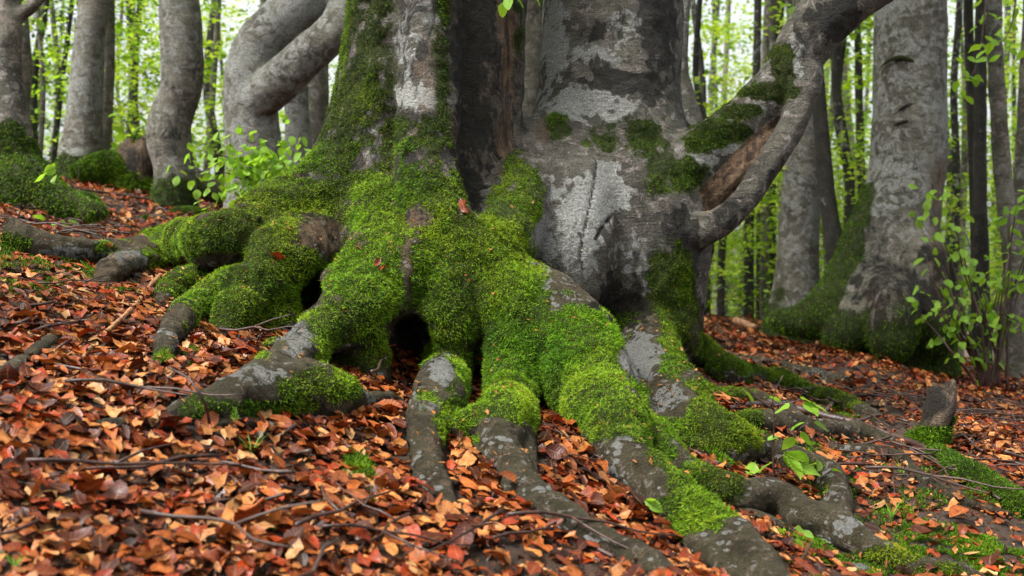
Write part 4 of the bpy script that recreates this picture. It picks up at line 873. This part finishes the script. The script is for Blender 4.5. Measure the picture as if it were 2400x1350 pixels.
# rotten stump with jagged top
def stump(label, rows, d, mat_attr, jag, seed, nm, name='tree_stump'):
    q = [(W(px, py, d), rp * d / F) for (px, py, rp) in rows]; base = q[-1][0].copy()
    V, fs = tube([p for p, r in q], [r for p, r in q], 22, 6, .28, seed); n = len(V)
    top = q[0][0][2]; k = sstep(top - .12, top, V[:, 2]); V[:, 2] += k * jag * fbm(V * np.array([1, 1, .1]), 22, 2, seed + 3)
    root = empty(name, base, label, 'stump')
    a = bark_attrs(V, base[2], .0, seed); a['wood'] = np.full(n, mat_attr); a['pale'] = np.full(n, .1); a['dark'] = np.clip(.45 + .5 * fbm(V, 11, 3, seed), 0, 1); a['moss'] = np.clip(.9 * sstep(.1, .45, fbm(V, 7, 2, seed + 8) + .6 * (1 - sstep(0, .2, V[:, 2] - base[2])) - .1), 0, 1)
    child('trunk', V, fs, M_BARK, root, a); surf_moss(V, fs, a, nm, root, seed + 1); return root
st = stump('rotten red-brown stump with jagged top and mossy side', [(330, 325, 18), (325, 345, 36), (318, 375, 46), (305, 410, 52), (305, 450, 60)], gd(305, 450), .85, .09, 4, 3000)
V, fs = tube([W(290, 400, gd(305, 450) - .05), W(230, 392, gd(305, 450) - .1), W(170, 405, gd(305, 450) - .12)], [.13, .10, .05], 14, 5, .25, 6); n = len(V)
a = {'moss': np.full(n, .9), 'pale': np.zeros(n), 'dark': np.full(n, .4), 'wood': np.zeros(n)}; child('root', V, fs, M_ROOT, st, a); surf_moss(V, fs, a, 5000, st, 61)
stump('broken grey wood stub with mossy cap leaning out of the leaves', [(2212, 905, 26), (2208, 930, 32), (2200, 970, 32), (2185, 1015, 34), (2165, 1050, 40)], gd(2165, 1050), .6, .08, 9, 2500, 'broken_stub')

# boulders and slates
def stone(label, px, py, w_, h_, mat, moss, seed, group=None, nm=0):
    d = gd(px, py); c = W(px, py, d); s = np.array([w_ * d / F, w_ * .8 * d / F, h_ * d / F])
    th, ph = np.meshgrid(np.linspace(0, 2 * math.pi, 22, endpoint=False), np.linspace(.02, math.pi - .02, 12))
    D = np.stack([np.cos(th) * np.sin(ph), np.sin(th) * np.sin(ph), np.cos(ph)], -1).reshape(-1, 3)
    V = D * s * (1 + .35 * fbm(D, 1.6, 3, seed))[:, None] + c
    i = (np.arange(11)[:, None] * 22 + np.arange(22)[None]); j = (np.arange(11)[:, None] * 22 + (np.arange(22)[None] + 1) % 22)
    fs = [np.stack([i, i + 22, j + 22, j], -1).reshape(-1, 4)]; n = len(V)
    att = {'moss': np.full(n, moss), 'pale': np.full(n, .2), 'dark': np.full(n, .35), 'wood': np.zeros(n)}
    o = link('stone', mesh('stone', V - c, fs, mat, att), None, c); tag(o, label, 'stone', group)
    if nm: surf_moss(V, fs, att, nm, o, seed + 3)
for q in [('moss-covered rock at the foot of the slim leaning beech', 175, 475, 60, 22, M_ROOT, .8, 3, None, 2500),
          ('small slate with a mossy rim behind the bare sapling', 155, 560, 34, 12, M_STONE, 0, 4, None, 0),
          ('tiny moss-topped rock between dead leaves uphill of the long root', 345, 518, 12, 10, M_ROOT, .9, 5, None, 700),
          ('pale flat slate lying below the forked grey roots', 1150, 1305, 26, 7, M_STONE, 0, 6, None, 0),
          ('dark wet slate between the lowest roots', 2000, 1335, 40, 14, M_STONE, 0, 7, None, 0),
          ('dark stone half buried beside the brown root', 1950, 1270, 28, 12, M_STONE, 0, 8, None, 0),
          ('mossy knob of rock among the dark roots', 1975, 960, 26, 20, M_ROOT, .9, 9, None, 1800),
          ('dark rock under the hollow between the mossy roots', 720, 665, 60, 30, M_ROOT, .45, 10, None, 1500),
          ('flat brown stone at the foot of the root hollow', 960, 825, 50, 12, M_STONE, 0, 11, None, 0),
          ('green moss-topped stone between the front roots', 1130, 880, 40, 26, M_ROOT, .7, 12, None, 1800)]: stone(*q)

# named sticks
def stick(label, pts, mat=M_TWIG, name='fallen_branch', forks=(), cat='branch', group=None):
    q = [(W(px, py, d if d else gd(px, py + 5)) , rp) for (px, py, rp, d) in [(*p, None) if len(p) == 3 else p for p in pts]]
    q = [(p + np.array([0, 0, .018]), rp * p[1] / F) for p, rp in q]; base = q[0][0].copy()
    o = empty(name, base, label, cat, group) if forks else None
    V, fs = tube([p for p, r in q], [r for p, r in q], 7, 5, .25, 3)
    if not forks:
        o = link(name, mesh(name, V - base, fs, mat), None, base); tag(o, label, cat, group); return o
    child('stem', V, fs, mat, o)
    for fk in forks:
        q = [W(px, py, gd(px, py + 5)) + np.array([0, 0, .02]) for (px, py, rp) in fk]; rr = [p[2] * q[i][1] / F for i, p in enumerate(fk)]
        V, fs = tube(q, rr, 6, 4, .2, 4); child('twig', V, fs, mat, o)
    return o
stick('orange-brown dead branch lying slantwise on the leaves near the mossy mound', [(382, 650, 6), (345, 690, 7), (320, 725, 7), (280, 765, 6), (225, 815, 6), (190, 860, 5)], M_ORANGE)
stick('long reddish branch lying across the dark roots toward the broken stub', [(1705, 970, 6), (1760, 958, 9), (1850, 965, 10), (1930, 985, 10), (2010, 1005, 10), (2090, 1032, 9), (2160, 1058, 8), (2210, 1090, 7), (2270, 1130, 6), (2345, 1185, 4)], forks=[[(2010, 1000, 5), (2060, 985, 4), (2130, 1000, 3)], [(1930, 980, 5), (1960, 950, 4), (2020, 935, 3), (2090, 940, 2)]])
stick('thin dark stick lying over the slope under the seedlings', [(1615, 1065, 4), (1700, 1105, 4), (1790, 1130, 4), (1880, 1150, 3)])
stick('long thin reddish twig crossing the leaf carpet in front of the grey root', [(130, 870, 4), (240, 890, 4), (350, 900, 4), (430, 912, 3), (500, 925, 3)])
stick('dark twig running along the leaves below the small moss cushion', [(430, 1200, 3), (540, 1190, 4), (640, 1175, 4), (720, 1150, 4), (790, 1120, 3)])
stick('straight thin twig above the fallen leaves by the arched root', [(690, 1035, 3), (760, 1010, 4), (830, 1000, 4), (880, 985, 3)])
stick('black stick pointing from the grey roots down the slope', [(1290, 1240, 8), (1330, 1270, 7), (1390, 1300, 6), (1440, 1325, 6)])
stick('thin stick bent over roots at the foot of the twin trunks', [(1270, 1000, 3), (1320, 1035, 4), (1380, 1075, 3), (1460, 1110, 3)])
stick('dark twig crossing the leaves uphill behind the long root', [(120, 445, 3), (230, 455, 3), (330, 470, 3), (400, 480, 2)])
stick('pale orange stub of branch stuck upright in the leaves', [(1915, 815, 6, gd(1915, 815)), (1925, 790, 7, gd(1915, 815)), (1935, 760, 6, gd(1915, 815))], M_ORANGE)
stick('pale rotten wood piece lying on the far leaf crest', [(1720, 757, 8), (1745, 765, 11), (1775, 776, 8)], M_ORANGE)
stick('slim curved red twig arching over the moss-humped root', [(490, 1010, 4, 2.75), (485, 980, 4, 2.72), (470, 945, 4, 2.7), (440, 905, 3, 2.72), (395, 880, 3, 2.8)])
# scattered twigs
tw_r = np.random.default_rng(31)
TWB = []
for k in range(8):
    m = 6; L = .3; p = np.stack([np.linspace(0, L, m), np.cumsum(tw_r.normal(0, .014, m)), .006 + np.abs(tw_r.normal(0, .008, m))], 1)
    a_ = tube(p, np.linspace(.0036, .0014, m), 5, 2, .1, k); i = tw_r.integers(2, 4); d2 = tw_r.normal(0, .06)
    s = np.stack([p[i], p[i] + [.05, d2 * .6, .012], p[i] + [.11, d2, .02]]); b_ = tube(s, [.0028, .002, .0012], 5, 2)
    V, fs = join([a_, b_]); TWB.append(mesh('fallen_twig', V, fs, M_TWIG))
P = ground_points(2600, tw_r, 1.8, 6.5); px, py = proj(P); P = P[(px > 0) & (px < 2400) & (py > 480) & (py < 1345) & (sdf_at(P + [0, 0, .05]) > .17)][:230]
for k, p in enumerate(P):
    o = link('fallen_twig', TWB[k % 8], None, p + [0, 0, .045], (tw_r.normal(.18, .12), tw_r.normal(.18, .15), tw_r.uniform(0, 6.28)), tw_r.uniform(.5, 1.6))
    tag(o, 'thin dark dead twig lying loose on the leaf carpet', 'twig', 'loose dead twigs')

# ------------------------------------------------------------------ green plants
def fresh_bank(col, n=4):
    out = []; r = np.random.default_rng(8)
    for k in range(n):
        V, fc, uv = leaf_batch(1, r, 1.0, .66, .55); V = V[0]; V[:, 0] += .5 * 1.0
        V /= (V[:, 0].max() - V[:, 0].min())
        out.append(mesh('leaf', V, fc, M_FRESH, {'col': np.tile(np.array(col) * r.uniform(.85, 1.15), (18, 1))}, uv))
    return out
FB = fresh_bank((.21, .40, .04))
def put_leaf(root, p, size, az, pitch, roll, r):
    link('leaf', FB[int(r.integers(0, 4))], root, np.asarray(p) - np.array(root.location), (roll, pitch, az), size)
def plant(name, label, cat, base, d, stems, leaves, seed, stem_r=.0018, group=None, mat=M_TWIG):
    """stems: list of pixel polylines; leaves: (px, py, length px, azimuth)"""
    r = np.random.default_rng(seed); b0 = W(*base, d); b0[2] = gz(b0[0], b0[1]); root = empty(name, b0, label, cat, group)
    for s in stems:
        q = [W(x, y, d + (t[0] if t else 0)) for (x, y, *t) in s]
        if s[0] == base or (abs(s[0][0] - base[0]) < 12 and abs(s[0][1] - base[1]) < 12): q[0][2] = min(q[0][2], b0[2]) - .01
        V, fs = tube(q, np.linspace(stem_r * 1.2, stem_r * .5, len(q)), 6, 4, .15, seed); child('stem', V, fs, mat, root)
    for (x, y, L, az) in leaves:
        put_leaf(root, W(x, y, d + r.normal(0, .02)), 1.25 * L * d / F, R(az), r.uniform(.2, .9), r.normal(0, .5), r)
    return root
d = gd(1825, 1140)
plant('seedling', 'young beech seedling with dark stem and fresh leaves growing behind the grey root', 'seedling', (1815, 1140), d,
      [[(1815, 1140), (1812, 1060), (1815, 980), (1812, 930), (1835, 880)], [(1815, 960), (1770, 930), (1750, 905)], [(1830, 1140), (1822, 1080), (1845, 1060), (1870, 1010), (1900, 990)], [(1815, 950), (1850, 945), (1880, 935)]],
      [(1738, 905, 34, 20), (1800, 925, 26, 20), (1880, 935, 44, -60), (1890, 940, 40, -30), (1855, 945, 36, 200), (1870, 930, 34, 10), (1905, 990, 34, 10), (1890, 985, 30, 160), (1875, 1010, 36, 30), (1870, 1020, 34, 170), (1830, 1020, 26, 200), (1825, 1065, 55, -30), (1835, 1060, 60, 20), (1845, 1070, 56, -70), (1815, 1075, 46, 190), (1850, 1085, 52, -20)], 1, .0026)
d = gd(1765, 1130)
plant('seedling', 'low seedling with two drooping round leaves beside the dark green moss cushion', 'seedling', (1768, 1135), d, [[(1768, 1135), (1768, 1100), (1772, 1080)]], [(1772, 1085, 46, 240), (1766, 1085, 40, 250), (1745, 1115, 52, 170), (1730, 1120, 40, 190)], 2)
d = gd(1925, 1150)
plant('seedling', 'small seedling with paired leaves next to the lichened root stub', 'seedling', (1925, 1150), d, [[(1925, 1150), (1922, 1110), (1920, 1085)], [(1922, 1120), (1950, 1100)]], [(1920, 1080, 36, 200), (1918, 1078, 34, 250), (1955, 1120, 46, -40), (1945, 1098, 36, 10), (1950, 1110, 32, 100)], 3)
plant('seedling', 'tiny seedling with one bright leaf on the lowest grey root', 'seedling', (1520, 1190), gd(1520, 1195) - .1, [[(1520, 1195), (1515, 1165)]], [(1505, 1168, 42, 0), (1518, 1165, 26, 60)], 4)
plant('seedling', 'sprig of small green leaves between grey root and fallen leaves', 'seedling', (1840, 1270), gd(1840, 1275), [[(1840, 1275), (1850, 1240), (1880, 1245)], [(1845, 1270), (1830, 1240)]], [(1820, 1235, 22, 20), (1835, 1240, 22, 80), (1860, 1238, 24, 30), (1880, 1245, 24, -20), (1865, 1262, 22, -60), (1850, 1280, 20, 160)], 5)
plant('seedling', 'bare forked sapling with few hanging leaves by the long grey root', 'sapling', (200, 560), gd(200, 562), [[(200, 560), (190, 500), (170, 440), (150, 395), (135, 355)], [(185, 480), (160, 450), (130, 440)], [(195, 520), (215, 470), (212, 430)], [(170, 440), (185, 410), (180, 380)]], [(128, 392, 34, 250), (120, 400, 38, 230), (132, 410, 30, 280), (70, 505, 26, 0), (140, 515, 26, 30), (160, 512, 24, -30), (150, 520, 24, 200)], 6)
plant('seedling', 'single green leaf sprouting in front of the long grey root', 'seedling', (190, 628), gd(190, 632), [[(190, 632), (192, 612)]], [(180, 612, 32, 10), (190, 612, 28, 40)], 7)
for (x, y, lb) in ((115, 1255, 'small green leaf pair growing through leaves below the dark branch'), (215, 1265, 'round green leaf pair by the lowest dead leaves'), (265, 1320, 'tiny green sprout near the curled grass tuft')):
    plant('seedling', lb, 'seedling', (x, y), gd(x, y + 5), [[(x, y + 8), (x, y - 6)]], [(x - 14, y - 6, 32, 10), (x, y - 8, 30, 60), (x + 4, y - 4, 26, -20)], x)
# leafy shrub by the silver-grey beech: many stems, fresh leaves
sh_r = np.random.default_rng(12)
d = min(gd(2320, 860), 7.8); b0 = W(2320, 860, d); b0[2] = gz(b0[0], b0[1]); shrub = empty('shrub', b0, 'leafy spring shrub with many thin dark stems below the thin trunks', 'shrub')
LP = []
for k in range(24):
    x, y = 2320 + sh_r.normal(0, 14), 868; tx = sh_r.uniform(2110, 2460); ty = sh_r.uniform(420, 720); pts = []
    for t in np.linspace(0, 1, 6):
        yb = 675 + (CAMZ - b0[2]) / d * F; q = W(x + (tx - x) * t ** 1.25 + sh_r.normal(0, 7) * t, yb + 6 + (ty - yb) * t, d + sh_r.normal(0, .08) * t); pts.append(q)
        if t > .3: LP.append(q); LP.append(q + sh_r.normal(0, .05, 3)); LP.append(q + sh_r.normal(0, .07, 3))
    V, fs = tube(pts, np.linspace(.010, .002, 6), 6, 3, .2, k); child('stem', V, fs, M_TWIG, shrub)
sh_r.shuffle(LP)
for q in LP[:250]: put_leaf(shrub, q, sh_r.uniform(.06, .09), sh_r.uniform(0, 6.28), sh_r.uniform(.1, 1.2), sh_r.normal(0, .6), sh_r)
# bush in front of the forked beech
d = 6.6; b0 = W(630, 520, d); b0[2] = gz(b0[0], b0[1]); bush = empty('shrub', b0, 'low bush of bright drooping leaves in front of the forked pale beech', 'shrub')
for k in range(8):
    x = 630 + sh_r.normal(0, 8); tx = sh_r.uniform(440, 680); ty = sh_r.uniform(335, 430)
    pts = [np.array([W(x, 470, d)[0], d, b0[2] - .02]), W((x * 2 + tx) / 3, (465 * 1.2 + ty * 1.8) / 3, d), W((x + tx * 2) / 3, (ty * 2.6 + 465 * .4) / 3, d - .1), W(tx, ty, d - .15)]
    V, fs = tube(pts, [.007, .005, .004, .0015], 6, 4, .2, k); child('stem', V, fs, M_TWIG, bush)
    c = catmull(pts, 6)
    for q in c[5:]:
        for j in range(3): put_leaf(bush, q + sh_r.normal(0, .075, 3) * [1.5, .8, 1.2], sh_r.uniform(.045, .068), sh_r.uniform(0, 6.28), sh_r.uniform(.3, 1.3), sh_r.normal(0, .5), sh_r)
plant('sapling', 'small fresh-leaved sapling rising behind the rotten stump', 'sapling', (345, 420), gd(345, 430), [[(345, 420), (335, 360), (300, 300), (290, 270)], [(335, 350), (360, 310), (355, 280)]], [(260 + 12 * k + 8 * math.sin(k * 5), 300 + 35 * math.sin(k * 2.3), 28, k * 77) for k in range(16)], 9, .004)
# hanging leafy twig between the trunks
tw = empty('hanging_twig', W(1215, -60, 4.3), 'hanging twig tip with bright green leaves in front of the rotten brown edge', 'twig')
V, fs = tube([W(1230, -420, 4.5), W(1222, -150, 4.35), W(1212, -30, 4.3), W(1200, 0, 4.3)], [.006, .004, .0025, .001], 6, 4); child('stem', V, fs, M_TWIG, tw)
for (x, y, L, az, pi_) in ((1195, -12, 46, -100, 1.1), (1180, 0, 40, 100, 1.0), (1205, -20, 40, 30, 1.0), (1240, -28, 44, 0, 1.0), (1222, -40, 40, 200, .7)): put_leaf(tw, W(x, y, 4.3), L * 4.3 / F, R(az), pi_, .3, sh_r)
# leafy twig ends hanging over the far side
for k, (x, y, d, lb) in enumerate(((2370, 60, 6.5, 'leafy twig hanging down before the lean grey stem'), (1850, 80, 9, 'leafy twig hanging beside the dark straight stem'), (90, -10, 8.5, 'leafy twig hanging above the slim leaning beech'), (2290, 150, 7.5, 'spray of bright leaves next to the silver-grey beech'))):
    tw = empty('hanging_twig', W(x, y - 140, d), lb, 'twig')
    pts = [W(x + 30, y - 300, d), W(x + 20, y - 140, d), W(x, y, d), W(x - 40, y + 60, d)]; V, fs = tube(pts, [.008, .005, .003, .001], 6, 4); child('stem', V, fs, M_TWIG, tw)
    for q in catmull(pts, 9)[6:]: put_leaf(tw, q + sh_r.normal(0, .05, 3), sh_r.uniform(.06, .085), sh_r.uniform(0, 6.28), sh_r.uniform(.2, 1.2), sh_r.normal(0, .5), sh_r)
# grass tufts
b = NB('grass'); M_GRASS = b.done(b.leafy((.13, .28, .03), (.2, .4, .04, 1), .4))
def tuft(label, px, py, n, h, seed):
    r = np.random.default_rng(seed); d = gd(px, py); b0 = W(px, py, d); b0[2] = gz(b0[0], b0[1]); root = empty('grass_tuft', b0, label, 'grass tuft')
    for k in range(n):
        a = r.uniform(0, 6.28); H = h * d / F * r.uniform(.6, 1.1); dr = np.array([math.cos(a), math.sin(a), 0]); s = np.array([-dr[1], dr[0], 0]) * .0022
        t = np.linspace(0, 1, 5); c = b0 + np.outer(t ** 1.6 * H * r.uniform(.3, 1.0), dr) + np.outer(t * H - t ** 2.4 * H * r.uniform(0, .4), [0, 0, 1])
        V = np.vstack([c - s * (1 - t ** 2)[:, None], c + s * (1 - t ** 2)[:, None] + 1e-5]); i = np.arange(4)
        child('blade', V, np.stack([i, i + 1, i + 6, i + 5], -1), M_GRASS, root)
tuft('green grass tuft growing out of the leaves below the arched root', 590, 1070, 11, 75, 1)
tuft('small bright grass tuft behind the lichened root stub', 2115, 1120, 8, 45, 2)
tuft('grass tuft on the mossy humus past the brown root', 2090, 1230, 9, 60, 3)
tuft('curled grass tuft among the lowest dead leaves', 35, 1345, 9, 60, 4)
tuft('dry little grass tuft beside the red twig', 655, 985, 5, 30, 5)
# small fern frond
d = gd(548, 1000) - .12; fr = empty('fern_frond', W(548, 985, d), 'tiny green fern frond in front of the moss-humped root', 'fern')
V, fs = tube([W(548, 990, d), W(552, 970, d), W(545, 952, d)], [.0015, .001, .0005], 5, 4); child('stem', V, fs, M_GRASS, fr)
for k in range(6):
    for s in (-1, 1):
        y = 982 - k * 5; put_leaf(fr, W(550, y, d), (13 - 1.6 * k) * d / F, R(20 if s > 0 else 160), -.2, .3, sh_r)
